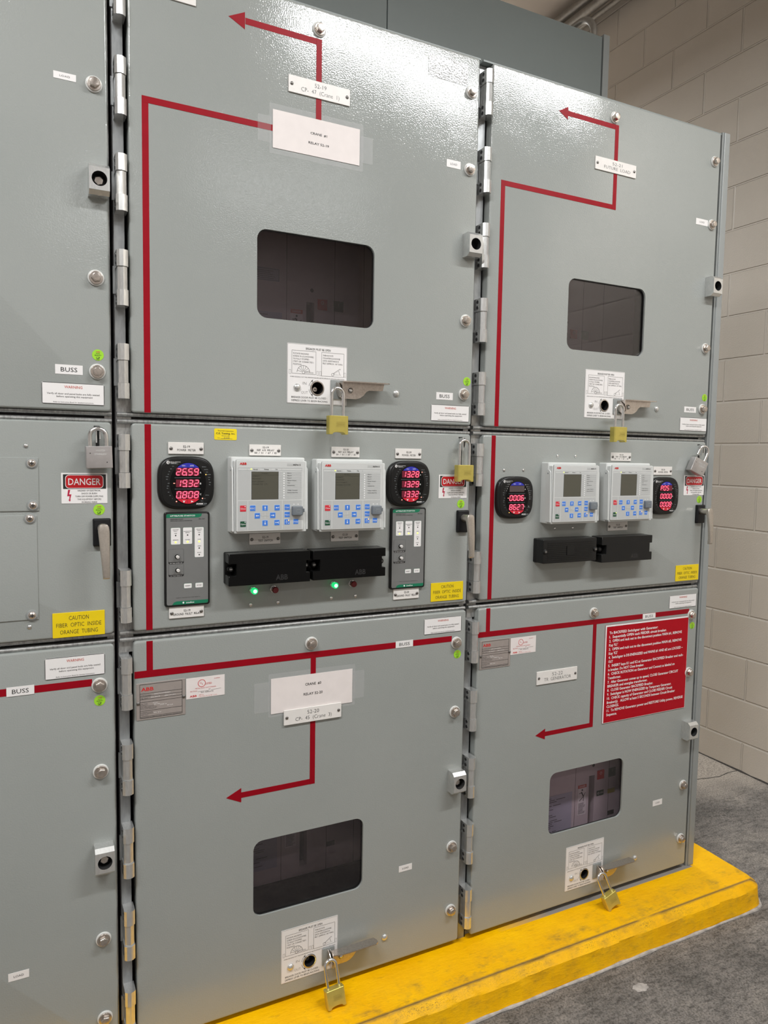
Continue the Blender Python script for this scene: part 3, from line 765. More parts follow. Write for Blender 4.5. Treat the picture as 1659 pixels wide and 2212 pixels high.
# ---------------------------------------------------------------- breakers seen through the windows
def make_breaker(loc, label):
    r = root('circuit_breaker', loc, label, 'circuit breaker', 'circuit breakers behind the smoked panes')
    b_ = B(); b_.box(-0.70, -0.377, -0.236, 0.33, -0.15, 0.0, 'breaker_grey'); b_.box(-0.353, -0.05, -0.236, 0.33, -0.15, 0.0, 'breaker_grey')
    b_.box(-0.377, -0.353, -0.012, 0.33, -0.15, 0.0, 'breaker_grey'); b_.box(-0.377, -0.353, -0.236, -0.207, -0.15, 0.0, 'breaker_grey')
    b_.box(-0.377, -0.353, -0.207, -0.012, -0.15, -0.03, 'breaker_dark')
    for x in (-0.436, -0.290, -0.197): b_.line(x, -0.236, x, 0.33, 0.0012, 0.0004, 'breaker_dark')
    b_.obj('front_panel', r)
    b_ = B(); b_.box(-0.70, -0.05, -0.33, -0.237, -0.15, 0.01, 'breaker_dark'); b_.obj('lower_ledge', r)
    b_ = B(); b_.box(-0.343, -0.3135, -0.030, 0.0, 0.0003, 0.003, 'brand_red'); b_.plate(CI(-0.3285, -0.010, 0.0045), 0.003, 0.0031, 'white_label', holes=(CI(-0.3285, -0.010, 0.0032),)); b_.obj('open_button', r)
    b_ = B(); b_.box(-0.293, -0.263, -0.030, 0.0, 0.0003, 0.003, 'breaker_green'); b_.line(-0.278, -0.014, -0.278, -0.006, 0.0015, 0.0032, 'ink_pale'); b_.obj('close_button', r)
    b_ = B(); b_.box(-0.342, -0.3115, -0.088, -0.070, 0.0003, 0.001, 'breaker_green'); b_.plate(CI(-0.335, -0.079, 0.004), 0.001, 0.0012, 'white_label', holes=(CI(-0.335, -0.079, 0.0025),)); b_.text('OPEN', -0.3215, -0.079, 0.006, 'white_label', 0.0013, 0.014); b_.obj('state_flag', r)
    b_ = B(); b_.box(-0.293, -0.262, -0.088, -0.073, 0.0003, 0.001, 'breaker_yellow'); b_.obj('spring_flag', r)
    b_ = B(); b_.box(-0.289, -0.262, -0.165, -0.150, 0.0003, 0.001, 'dark_hole'); b_.obj('counter_window', r)
    b_ = B(); b_.plate(CI(-0.360, 0.022, 0.0055), 0.0003, 0.0005, 'dark_hole'); b_.obj('screw', r)
    b_ = B(); b_.box(-0.424, -0.388, -0.139, -0.036, 0.0003, 0.0008, 'white_label'); b_.box(-0.424, -0.388, -0.047, -0.036, 0.0008, 0.0010, 'warn_red')
    for p, q2, w in (((-0.410, -0.060), (-0.400, -0.076), 0.004), ((-0.419, -0.064), (-0.404, -0.063), 0.002), ((-0.400, -0.076), (-0.392, -0.064), 0.002), ((-0.400, -0.076), (-0.417, -0.090), 0.0022), ((-0.400, -0.076), (-0.400, -0.093), 0.0022)):
        b_.line(*p, *q2, w, 0.0011, 'ink')
    b_.plate(CI(-0.406, -0.054, 0.003), 0.0009, 0.0011, 'ink')
    for i in range(9): b_.line(-0.421, -0.099 - i * 0.0042, -0.421 + R_.uniform(.018, .030), -0.099 - i * 0.0042, 0.0016, 0.0011, 'ink_soft')
    b_.text('DANGER', -0.406, -0.0415, 0.006, 'white_label', 0.0012, 0.026)
    b_.obj('danger_label', r)
    b_ = B(); b_.box(-0.575, -0.449, -0.190, -0.050, 0.0003, 0.0008, 'breaker_label')
    b_.text('ABB', -0.555, -0.0445, 0.008, 'warn_red', 0.0010, 0.022)
    for i in range(20):
        x = -0.570; 
        for j in range(R_.choice((1, 2, 2))):
            L = R_.uniform(.012, .05); 
            if x + L < -0.455: b_.line(x, -0.058 - i * 0.0062, x + L, -0.058 - i * 0.0062, 0.002, 0.001, 'ink_soft')
            x += L + 0.006
    b_.obj('rating_label', r)
    b_ = B(); b_.box(-0.60, -0.457, 0.034, 0.069, 0.0003, 0.0006, 'breaker_label'); b_.frame(-0.60, -0.459, 0.036, 0.067, 0.001, 0.0008, 'ink_soft')
    for i in range(5): b_.line(-0.59, 0.061 - i * 0.005, -0.466 - R_.uniform(0, .02), 0.061 - i * 0.005, 0.0013, 0.0009, 'ink_soft')
    b_.obj('notice_label', r)
make_breaker((SX[2], 0.30, 1.7926), 'dim grey breaker front with red and green buttons behind the upper middle pane')
make_breaker((SX[3], 0.30, 1.7920), 'dim grey breaker front behind the upper right pane beneath the reflected wall')
make_breaker((SX[2], 0.32, 0.302), 'dark breaker front with ledge behind the lower middle pane')
make_breaker((SX[3], 0.088, 0.310), 'pale breaker front with danger label close behind the lower right pane')

# ---------------------------------------------------------------- red single-line diagram tapes
TW = 0.0138
def tape(label, segs, arrows=(), merge=None):
    b_ = B()
    for i, (x0, z0, x1, z1, w) in enumerate(segs):
        o_ = 0.0004 + 0.00015 * (i % 3)
        xa, xb = sorted((x0, x1)); za, zb = sorted((z0, z1))
        if abs(x1 - x0) > abs(z1 - z0): b_.box(xa, xb, z0 - w / 2, z0 + w / 2, 0.0, o_, 'tape_red')
        else: b_.box(x0 - w / 2, x0 + w / 2, za, zb, 0.0, o_, 'tape_red')
    for (x, z, L, hh) in arrows:
        b_.plate(PG([(x, z), (x + L, z - hh), (x + L, z + hh)]), 0.0, 0.0006, 'tape_red')
    c = (min(min(q[0], q[2]) for q in segs), min(min(q[1], q[3]) for q in segs))
    r = b_.obj('diagram_tape', None)
    return tag(r, label, 'tape', None)
def X(px, py): return at(px, py).x
def Z(px, py): return at(px, py).z
uz = ZR['upper']; mz = ZR['middle']; lz = ZR['lower']
xa = -1.7950
z1 = Z(314.6, 216.5); z1b = Z(590, 274.5); zt = Z(600, 65.5); xv = X(689, 160)
zl = (z1 + z1b) / 2
tape('red tape path on upper middle door from its bottom edge to the taped paper', [(xa, uz[0] + .001, xa, zl + TW / 2, TW), (xa - TW / 2, zl, xv + TW / 2, zl, TW), (xv, zl, xv, zt + TW / 2, TW), (xv + TW / 2, zt, X(530, 46), zt, TW)], [(X(493.5, 35), zt, X(529, 46) - X(493.5, 35), 0.0185)])
tape('red vertical tape stripe down the middle instrument door left of the meters', [(xa, mz[0] + .001, xa, mz[1] - .001, TW)])
zb_ = Z(640, 1418.5)
xc = X(676, 1500); zc_ = Z(640, 1694)
tape('red tape bus line with down arrow on lower middle crane door', [(xa, zb_, xa, lz[1] - .001, TW), (SX[2] + UL + .001, zb_, X(975.7, 1380), zb_, 0.0158), (xc, zb_, xc, zc_ - TW / 2, TW), (xc + TW / 2, zc_, X(520, 1717), zc_, TW)], [(X(488.4, 1723.9), zc_, X(521, 1717) - X(488.4, 1723.9), 0.0180)])
zb1 = Z(100, 1486)
tape('short red tape bus line on the door cut off at the left', [(SX[1] + UL + .001, zb1, X(199, 1474), zb1, 0.0158)])
xd = X(1088, 500); xd = (xd + X(1070, 905)) / 2; xd = -0.8545
ze = Z(1250, 431); xe = X(1329.8, 360); zf = Z(1290, 263)
tape('red tape path with arrow on the upper right future load door', [(xd, uz[0] + .001, xd, ze + TW / 2, TW), (xd - TW / 2, ze, xe + TW / 2, ze, TW), (xe, ze - TW / 2, xe, zf + TW / 2, TW), (xe, zf, X(1226, 247), zf, TW)], [(X(1207.4, 240.4), zf, X(1227, 247) - X(1207.4, 240.4), 0.0175)])
tape('red vertical tape stripe down the right instrument door', [(-0.8620, mz[0] + .001, -0.8620, mz[1] - .001, TW)])
zg = Z(1200, 1353); xg = X(1281, 1450); zh = Z(1240, 1573)
tape('red tape bus line with arrow on the lower right generator door', [(-0.8640, zg, -0.8640, lz[1] - .001, TW), (X(1029.5, 1372), zg, X(1488, 1325), zg, 0.0155), (xg, zg, xg, zh - TW / 2, TW), (xg, zh, X(1176, 1585), zh, TW)], [(X(1156.3, 1588), zh, X(1177, 1585) - X(1156.3, 1588), 0.0165)])

# ---------------------------------------------------------------- signs, plates and stickers
def rect(TL, BR, o_=0.0):
    a, c = at(*TL, 1, -o_), at(*BR, 1, -o_)
    return (a.x + c.x) / 2, (a.z + c.z) / 2, c.x - a.x, a.z - c.z
def sign(name, label, cat, TL, BR, mat, texts, t=0.0016, rad=0.001, screws=None, edge=None, group=None, base=0.0003, extra=None, dims=None):
    cx, cz, w, h = rect(TL, BR) if dims is None else dims
    b_ = B()
    b_.plate(RR(0, 0, w, h, rad, 3), base, base + t, mat, bev=min(0.0004, t * .4), seg=1)
    if edge:
        b_.plate(RR(0, 0, w, h, rad + .001, 3), base + t, base + t + 0.00012, edge, holes=(RR(0, 0, w - 0.0022, h - 0.0022, max(rad - .001, .0003), 3),), back=False)
    r = b_.obj(name, None, (cx, 0, cz)); tag(r, label, cat, group)
    l = B(); oo = base + t + 0.0003
    for (s_, u, v, hh, ww, tm, th, al) in texts:
        l.text(s_, (u - 0.5) * w, (0.5 - v) * h, hh * h, tm, oo, ww * w if ww else None, th, al)
    if extra: extra(l, w, h, oo)
    if l.v: l.obj('lettering', r)
    if screws:
        for (u, v) in screws: put('screw', PSCREW, r, ((u - 0.5) * w, -(base + t), (0.5 - v) * h))
    return r
T = lambda s_, u, v, hh, ww=None, m_='ink', th=0.0, al='C': (s_, u, v, hh, ww, m_, th, al)
sc2 = [(0.05, 0.5), (0.95, 0.5)]
sign('nameplate', 'white engraved nameplate 52-19 CP-47 Crane 1 above the taped paper', 'nameplate', (622.7, 160.7), (754.7, 230.9), 'white_plastic',
     [T('52-19', .51, .30, .25, .19, 'ink_soft', -.012), T('CP-  47  (Crane  1)', .51, .68, .25, .62, 'ink_soft', -.012)], 0.003, screws=sc2)
sign('nameplate', 'white engraved nameplate 52-20 CP-45 Crane 3 below the taped paper', 'nameplate', (612, 1534.4), (735.5, 1546.7), 'white_plastic',
     [T('52-20', .50, .30, .25, .20, 'ink', -.012), T('CP-  45  (Crane  3)', .51, .68, .25, .63, 'ink', -.012)], 0.003, screws=sc2, base=0.0022)
sign('nameplate', 'cream engraved nameplate 52-21 FUTURE LOAD on upper right door', 'nameplate', (1285.3, 336.5), (1371.9, 386.6), 'white_plastic',
     [T('52-21', .53, .30, .24, .24, 'ink_soft', -.012), T('FUTURE  LOAD', .53, .66, .24, .64, 'ink_soft', -.012)], 0.003, screws=sc2)
sign('nameplate', 'cream engraved nameplate 52-22 TR GENERATOR beside the red sign', 'nameplate', (1158.6, 1451.7), (1244.7, 1466), 'white_plastic',
     [T('52-22', .50, .30, .26, .26, 'ink_soft', -.012), T('TR  GENERATOR', .51, .66, .26, .66, 'ink_soft', -.012)], 0.003, screws=sc2)
def small_plate(label, TL, BR, lines, dims=None):
    n_ = len(lines); tx = []
    for i, (s_, w_) in enumerate(lines):
        v_ = {1: [.5], 2: [.36, .66], 3: [.25, .50, .75]}[n_][i]
        tx.append(T(s_, .51, v_, .19 if n_ == 2 else .16, w_, 'ink', 0.008))
    return sign('nameplate', label, 'nameplate', TL, BR, 'white_plastic', tx, 0.0028, screws=[(.075, .53), (.925, .53)])
small_plate('white nameplate 52-19 POWER METER over the left middle meter', (362.8, 954.7), (439.4, 981.5), [('52-19', .19), ('POWER  METER', .52)])
small_plate('white nameplate 52-19 REF 615 RELAY above the first relay', (538, 959.9), (606, 984.7), [('52-19', .19), ('REF  615  RELAY', .55), ('50  /  51  /  67  /  81', .70)])
small_plate('white nameplate 52-20 REF 615 RELAY above the second relay', (715.4, 964.8), (775.4, 988.0), [('52-20', .19), ('REF  615  RELAY', .55), ('50  /  51  /  67  /  81', .70)])
small_plate('white nameplate 52-20 POWER METER over the second meter', (853.4, 968.6), (909, 991), [('52-20', .19), ('POWER  METER', .52)])
small_plate('white nameplate 52-22 REF 615 RELAY above the fourth relay', (1319, 977.4), (1361.3, 995.9), [('52-22', .19), ('REF  615  RELAY', .55), ('50  /  51  /  67  /  81', .70)])
small_plate('white nameplate 52-22 POWER METER over the rightmost meter', (1410.8, 1007.8), (1449.7, 1026), [('52-22', .19), ('POWER  METER', .52)])
small_plate('white nameplate 52-19 TEST SWITCH under the first relay', (538, 1152.5), (604.7, 1174), [('52-19', .19), ('TEST  SWITCH', .47)])
small_plate('white nameplate 52-20 TEST SWITCH under the second relay', (714, 1147.6), (772.9, 1167.2), [('52-20', .19), ('TEST  SWITCH', .47)])
small_plate('white nameplate 52-22 TEST SWITCH under the fourth relay', (1312, 1127), (1353.5, 1144.8), [('52-22', .19), ('TEST  SWITCH', .47)])
small_plate('white nameplate 52-19 GROUND FAULT RELAY below the left ground-fault monitor', (364.7, 1312), (439.8, 1330), [('52-19', .19), ('GROUND  FAULT  RELAY', .80)])
small_plate('white nameplate 52-20 GROUND FAULT RELAY below the right ground-fault monitor', (848.9, 1272.5), (903.3, 1290.8), [('52-20', .19), ('GROUND  FAULT  RELAY', .80)])

def film(parent, cx, cz, rects):
    b_ = B()
    for i, (x0, x1, z0, z1) in enumerate(rects): b_.plate(RR((x0 + x1) / 2 - cx, (z0 + z1) / 2 - cz, x1 - x0, z1 - z0, .002, 2), 0.0002 + i * 0.00025, 0.0004 + i * 0.00025, 'clear_film')
    q = b_.obj('clear_tape', parent); q['label'] = 'clear film and tape holding the paper'
p_ = sign('paper_notice', 'white paper notice CRANE #1 RELAY 52-19 taped to upper middle door', 'notice', (589.1, 235.4), (776, 358.7), 'white_paper',
     [T('CRANE  #1', .515, .40, .062, .19, 'ink', .012), T('RELAY 52-19', .515, .66, .062, .235, 'ink', .012)], 0.0005, rad=.0005, base=0.0009)
cx, cz, w, h = rect((589.1, 235.4), (776, 358.7))
film(p_, cx, cz, [(cx - w / 2 - .008, cx + w / 2 + .010, cz - h / 2 - .013, cz + h / 2 + .013), (cx - w / 2 - .036, cx - w / 2 - .004, cz - h * .38, cz + h * .30), (cx + w / 2 + .002, cx + w / 2 + .036, cz - h * .40, cz + h * .33)])
p_ = sign('paper_notice', 'white paper notice CRANE #3 RELAY 52-20 taped to lower middle door', 'notice', (585, 1466.7), (760.2, 1516.5), 'white_paper',
     [T('CRANE  #3', .505, .28, .072, .195, 'ink', .012), T('RELAY 52-20', .505, .56, .072, .235, 'ink', .012)], 0.0005, rad=.0005, base=0.0009)
cx, cz, w, h = rect((585, 1466.7), (760.2, 1516.5))
film(p_, cx, cz, [(cx - w / 2 - .006, cx + w / 2 + .008, cz - h / 2 - .008, cz + h / 2 + .012), (cx - w / 2 - .042, cx - w / 2 - .004, cz - h * .42, cz + h * .42), (cx + w / 2 + .002, cx + w / 2 + .034, cz - h * .40, cz + h * .42)])

def lab(word, name, label, TL, BR, ww=.60, hh=.46, mat='ink', th=0.0):
    return sign(name, label, 'label', TL, BR, 'white_label', [T(word, .5, .5, hh, ww, mat, th)], 0.0003, rad=.0003)
lab('LOAD', 'load_label', 'white LOAD label left of the top bolt on the leftmost cabinet', (114.8, 151.6), (164.4, 178.2), .46, .28, 'ink_pale')
lab('LOAD', 'load_label', 'white LOAD label at the right edge of the upper middle door', (965, 343), (994.6, 366.6), .48, .28, 'ink_pale')
lab('LOAD', 'load_label', 'white LOAD label at the right edge of the upper right door', (1503.8, 470.4), (1528.4, 489.5), .40, .28, 'ink_pale')
lab('LOAD', 'load_label', 'white LOAD label low on the leftmost cabinet', (17.5, 2104.4), (63.2, 2109.5), .48, .26, 'ink_soft')
lab('LOAD', 'load_label', 'white LOAD label right of the lower middle window', (861.5, 1871.5), (889.5, 1877.2), .48, .28, 'ink_soft')
lab('LOAD', 'load_label', 'white LOAD label right of the lower right window', (1410, 1730), (1429.7, 1736.6), .44, .28, 'ink_pale')
lab('BUSS', 'buss_label', 'white BUSS label above the warning label on leftmost upper door', (118.8, 786.2), (178.9, 810.5))
lab('BUSS', 'buss_label', 'white BUSS label above the warning label on upper middle door', (942.3, 846.8), (977.8, 864.7))
lab('BUSS', 'buss_label', 'white BUSS label above the warning label on upper right door', (1478, 878), (1503, 892), .62, .46, 'ink_soft')
for q in (('white BUSS label on the red line at the bottom left', (13.5, 1485.6), (74.3, 1498.6)), ('white BUSS label on the red line of the lower middle door', (854.6, 1385.6), (891.7, 1395.8)), ('white BUSS label on the red line above the red instruction sign', (1388.2, 1326.5), (1415.2, 1335))):
    sign('buss_label', q[0], 'label', q[1], q[2], 'white_label', [T('BUSS', .5, .5, .46, .60, 'ink' if q[1][0] < 1000 else 'ink_soft')], 0.0003, rad=.0003, base=0.0008)
b_ = sign('blank_label', 'partly visible white label cut off by the top edge of the photo', 'label', (352, -42), (423, 15), 'white_plastic', [], 0.0025)

def warning(label, TL, BR):
    return sign('warning_label', label, 'warning label', TL, BR, 'white_label',
        [T('WARNING', .50, .19, .125, .29, 'warn_red', .006), T('Verify all door and panel bolts are fully seated', .50, .51, .080, .84, 'ink_soft', .004),
         T('before operating this equipment', .52, .64, .080, .58, 'ink_soft', .004), T('Refer to Instruction Book for detailed instructions', .50, .905, .055, .64, 'ink_soft', 0)], 0.0006, rad=.0025, edge='label_edge')
warning('white WARNING bolts label at the bottom of the leftmost upper door', (89.5, 824), (225.5, 876.6))
warning('white WARNING bolts label at the bottom right of upper middle door', (931, 873), (1012.5, 912.2))
warning('white WARNING bolts label at the bottom right of upper right door', (1468.8, 900.8), (1525, 932.5))
warning('white WARNING bolts label atop the leftmost lower door', (96.2, 1423.5), (226.8, 1455.2))
warning('white WARNING bolts label atop the lower middle door', (916.2, 1337.4), (995.9, 1362.8))
warning('white WARNING bolts label atop the lower right door', (1446.2, 1287), (1503, 1309))

def danger(label, TL, BR):
    def ex(l, w, h, oo):
        l.box(-.46 * w, .47 * w, -.02 * h, .455 * h, oo - .0003, oo - .0001, 'ink')
        l.plate(RR(0.0, .2175 * h, .83 * w, .44 * h, .0075, 5), oo - .0001, oo, 'white_label'); l.plate(RR(0.0, .2175 * h, .805 * w, .405 * h, .0068, 5), oo, oo + .0002, 'danger_red')
        l.text('DANGER', 0.0, .2175 * h, .215 * h, 'white_label', oo + .0004, .70 * w, .008)
        for i, (s_, w_) in enumerate((('HAZARD OF ELECTRICAL', .50), ('SHOCK OR BURN', .34), ('TURN OFF POWER SUPPLYING', .61), ('THIS EQUIPMENT BEFORE', .52), ('WORKING INSIDE', .34))):
            l.text(s_, .10 * w, (-.075 - i * .095) * h, .052 * h, 'ink_soft', oo, w_ * w, .006)
        l.plate(PG([(-.31 * w, -.05 * h), (-.355 * w, -.05 * h), (-.375 * w, -.26 * h), (-.325 * w, -.25 * h), (-.335 * w, -.37 * h), (-.352 * w, -.37 * h), (-.322 * w, -.435 * h), (-.300 * w, -.365 * h), (-.315 * w, -.37 * h), (-.285 * w, -.195 * h), (-.335 * w, -.20 * h)]), oo - .0002, oo, 'bolt_red')
    return sign('danger_sign', label, 'danger sign', TL, BR, 'white_label', [], 0.0006, rad=.0005, extra=ex)
danger('red and white DANGER sign below the padlock on the leftmost cabinet', (131.6, 1021.5), (232.2, 1086.8))
danger('red and white DANGER sign beside the middle cabinet handle', (948, 1025.5), (1007.8, 1075.7))
danger('red and white DANGER sign behind the tilted open padlock', (1478, 1026.5), (1519.5, 1069.5))
def caution(label, TL, BR):
    return sign('caution_sign', label, 'caution sign', TL, BR, 'caution_yellow',
        [T('CAUTION', .50, .22, .17, .38, 'ink', -.01), T('FIBER  OPTIC  INSIDE', .50, .50, .17, .86, 'ink', -.01), T('ORANGE  TUBING', .50, .78, .17, .72, 'ink', -.01)], 0.0016, rad=.0006)
caution('yellow CAUTION fiber optic sign on the leftmost cabinet', (112.8, 1325.6), (226.6, 1369))
caution('yellow CAUTION fiber optic sign on the middle cabinet', (930.6, 1260), (999, 1294))
caution('yellow CAUTION fiber optic sign on the right cabinet', (1459.4, 1221.9), (1507, 1251.5))
sign('inspection_sticker', 'small yellow thermal inspection sticker above the left middle meter', 'sticker', (462.6, 925.4), (511.4, 951), 'sticker_yellow',
     [T('Thermal Inspection', .5, .19, .09, .70, 'ink', .004), T('C.E. Testing, Inc.', .5, .42, .15, .84, 'ink', .012), T('904-652-1000', .5, .63, .08, .36, 'ink_soft'), T('Date', .20, .83, .08, .10, 'ink_soft'), T('3/1/22', .55, .80, .12, .25, 'ink_soft')],
     0.0004, rad=.003, extra=lambda l, w, h, oo: l.line(-.22 * w, -.38 * h, .30 * w, -.38 * h, .0006, oo, 'ink_soft'))

def quality_mesh():
    b_ = B(); b_.plate(CI(0, 0, 0.0118, 40), 0.0003, 0.0006, 'quality_green'); l = B(); o_ = 0.0009
    l.text('ABB', 0, 0.0065, 0.0027, 'warn_red', o_, 0.0085, .01); l.line(-.004, .0028, .004, .0028, .0007, o_, 'ink'); l.text('QUALITY', 0, -0.0006, 0.0024, 'ink', o_, .0135, .012)
    l.frame(-.0033, .0025, -.0100, -.0042, .0005, o_, 'ink'); l.line(-.0020, -.0068, -.0006, -.0088, .0011, o_ + .0001, 'ink'); l.line(-.0006, -.0088, .0036, -.0040, .0011, o_ + .0001, 'ink')
    return b_.mesh('quality_sticker'), l.mesh('lettering')
QM, QL = quality_mesh()
for (px, py, lb) in ((211.5, 767, 'round green quality sticker above a bolt on leftmost upper door'), (1008.4, 824.3, 'round green quality sticker low on the upper middle door'),
        (1521.7, 859.2, 'round green quality sticker low on the upper right door'), (214, 1100.8, 'round green quality sticker under the leftmost danger sign'),
        (995.2, 1088.4, 'round green quality sticker under the middle danger sign'), (1510.2, 1079, 'round green quality sticker under the right danger sign'),
        (215.4, 1513.0, 'round green quality sticker near the leftmost red line end'), (987.8, 1413, 'round green quality sticker near the top right of lower middle door'),
        (1494.9, 1351, 'round green quality sticker right of the red instruction sign')):
    p = at(px, py); q = bpy.data.objects.new('quality_sticker', QM); COL.objects.link(q); q.location = (p.x, 0, p.z); tag(q, lb, 'sticker'); put('lettering', QL, q, (0, 0, 0))

# faint film label mirrored by the lamp glare
b_ = sign('film_label', 'grey glossy film label in the glare at the top of the upper middle door', 'label', (926, 113), (1010, 187), 'film_grey', [], 0.0004, rad=.0005)

def red_sign():
    L_ = ['To BACKFEED Switchgear with Generator:', '1.  Sequentially OPEN each FEEDER circuit breaker.', '2.  OPEN and rack out to the disconnect position MAIN #1, REMOVE', "Key 'K1'",
          '3.  OPEN and rack out to the disconnect position MAIN #2, REMOVE', "Key 'K2'", '4.  Switchgear is DE-ENERGIZED and MAINS #1 AND #2 are LOCKED –', 'OUT',
          '5.  INSERT keys K1 and K2 at Generator BACKFEED Breaker and rack-', 'in breaker. Do NOT Close breaker.', '6.  CHECK ROTATION on Generator and Connect as labeled on', 'Transformer.',
          '7.  After Generator comes up to speed, CLOSE Generator CIRCUIT', 'BREAKER and energize transformer.', '8.  CLOSE Generator BACKFEED Breaker.', '9.  Switchgear is NOW ENERGIZED by Temporary Generator.',
          '10.  CHECK capacity of Generator and CLOSE FEEDER Circuit', 'Breaker(s).   ALLOW at least 5 SECONDS between Circuit Breaker', 'CLOSINGS.', '11.  To REMOVE Generator power and RESTORE Utility power, REVERSE', 'Sequence.']
    W_L = [.57, .68, .875, .10, .875, .10, .895, .05, .905, .42, .80, .15, .85, .47, .54, .77, .785, .82, .14, .925, .12]
    cx, cz, w, h = rect((1307.8, 1351.5), (1477, 1527.5))
    def ex(l, w, h, oo):
        for i, (s_, w_) in enumerate(zip(L_, W_L)): l.text(s_, (-.5 + .045) * w, (.5 - .078 - i * .0420) * h, .0262 * h, 'pure_white', oo, w_ * w, .018, 'L')
    r = sign('instruction_sign', 'large red instruction sign on backfeeding with a generator, white text', 'sign', None, None, 'sign_red', [], 0.0014, rad=.0003, extra=ex, dims=(cx, cz, w, h), base=0.0006)
    b_ = B(); b_.plate(RR(0, 0, w, h, .0003, 1), .002, .0024, 'pure_white', holes=(PG([(-w / 2 + .0045, -h / 2 + .0005), (w / 2 - .0005, -h / 2 + .0005), (w / 2 - .0005, h / 2 - .0045), (-w / 2 + .0045, h / 2 - .0045)]),), back=False)
    b_.obj('white_edge', r)
red_sign()

def rating(label, TL, BR):
    def ex(l, w, h, oo):
        x0, x1 = -.43 * w, .43 * w; l.frame(x0, x1, -.45 * h, .46 * h, .0008, oo, 'ink')
        l.text('ABB', -.28 * w, .33 * h, .095 * h, 'brand_red', oo, .25 * w, .02)
        for v in (.215, .135, .06, -.015, -.255, -.41): l.line(x0, v * h, x1, v * h, .0007, oo, 'ink')
        for s_, v, w_ in (('Serial Number', .165, .22), ('Mfg. Date', .09, .15), ('Max. Volts', -.06, .14), ('Frequency', -.095, .14), ('Main Bus Capacity', -.13, .27), ('Peak Withstand Current', -.165, .33), ('Short-time Withstand', -.20, .31), ('Insulation Levels', -.295, .24), ('Control Standard', -.33, .25), ('MVA Class', -.365, .15)):
            l.text(s_, x0 + .012 * w, v * h, .026 * h, 'ink_soft', oo, w_ * w, .004, 'L')
        l.text('Assembled in USA of foreign and domestic components', 0, -.435 * h, .026 * h, 'ink_soft', oo, .82 * w)
        for s_, u, v, w_ in (('AXC5317M0001', .02, .18, .32), ('03 2019', -.12, .10, .18), ('IEEE C37.20.2', .18, .10, .22), ('15 kV', -.12, -.06, .10), ('60 Hz', -.09, -.10, .12), ('2000 A', .04, -.13, .14), ('82 kA', .18, -.17, .12), ('95 kV', -.08, -.33, .16)):
            l.text(s_, u * w, v * h, .032 * h, 'white_label', oo, w_ * w)
    return sign('rating_plate', label, 'rating plate', TL, BR, 'rating_metal', [], 0.0010, rad=.002, extra=ex, screws=[(.035, .54), (.965, .50)])
rating('grey metal rating plate with red logo below the lower middle red line', (294, 1477.5), (400.6, 1542.3))
rating('grey metal rating plate with red logo below the lower right red line', (1036.3, 1385), (1101.3, 1438))
def listed(label, TL, BR):
    def ex(l, w, h, oo):
        l.plate(CI(-.10 * w, .20 * h, .0092, 32), oo - .0001, oo, 'pale_red', holes=(CI(-.10 * w, .20 * h, .0078, 32),), back=False)
        l.text('U', -.128 * w, .225 * h, .075 * h, 'pale_red', oo, .035 * w, .01); l.text('L', -.082 * w, .175 * h, .075 * h, 'pale_red', oo, .035 * w, .01)
        l.text('LISTED', .075 * w, .16 * h, .085 * h, 'pale_red', oo, .17 * w, .01); l.text('E140924', .30 * w, .37 * h, .045 * h, 'pale_red', oo, .15 * w)
        l.text('METAL-CLAD SWITCHGEAR', 0, -.03 * h, .055 * h, 'pale_red', oo, .54 * w, .006); l.text('SECTION', -.31 * w, -.15 * h, .05 * h, 'pale_red', oo, .18 * w); l.text('OF', .10 * w, -.13 * h, .05 * h, 'ink_soft', oo, .05 * w)
        l.line(-.20 * w, -.19 * h, .08 * w, -.19 * h, .0005, oo, 'ink_soft'); l.line(.14 * w, -.17 * h, .40 * w, -.15 * h, .0005, oo, 'ink_soft')
        l.text('NO. A3053192', .04 * w, -.24 * h, .06 * h, 'ink_soft', oo, .32 * w); l.text('ABB', -.32 * w, -.38 * h, .09 * h, 'brand_red', oo, .18 * w, .02)
        l.text('ABB Inc.', -.11 * w, -.355 * h, .04 * h, 'pale_red', oo, .14 * w); l.text('Lake Mary, FL 32746  U.S.A.', .06 * w, -.43 * h, .04 * h, 'pale_red', oo, .48 * w)
    return sign('listing_label', label, 'label', TL, BR, 'white_paper', [], 0.0004, rad=.0004, extra=ex)
listed('white listing label with red print beside the middle rating plate', (401.9, 1466.3), (485.2, 1500))
listed('white listing label with red print beside the right rating plate', (1103, 1378.8), (1156.6, 1407.8))

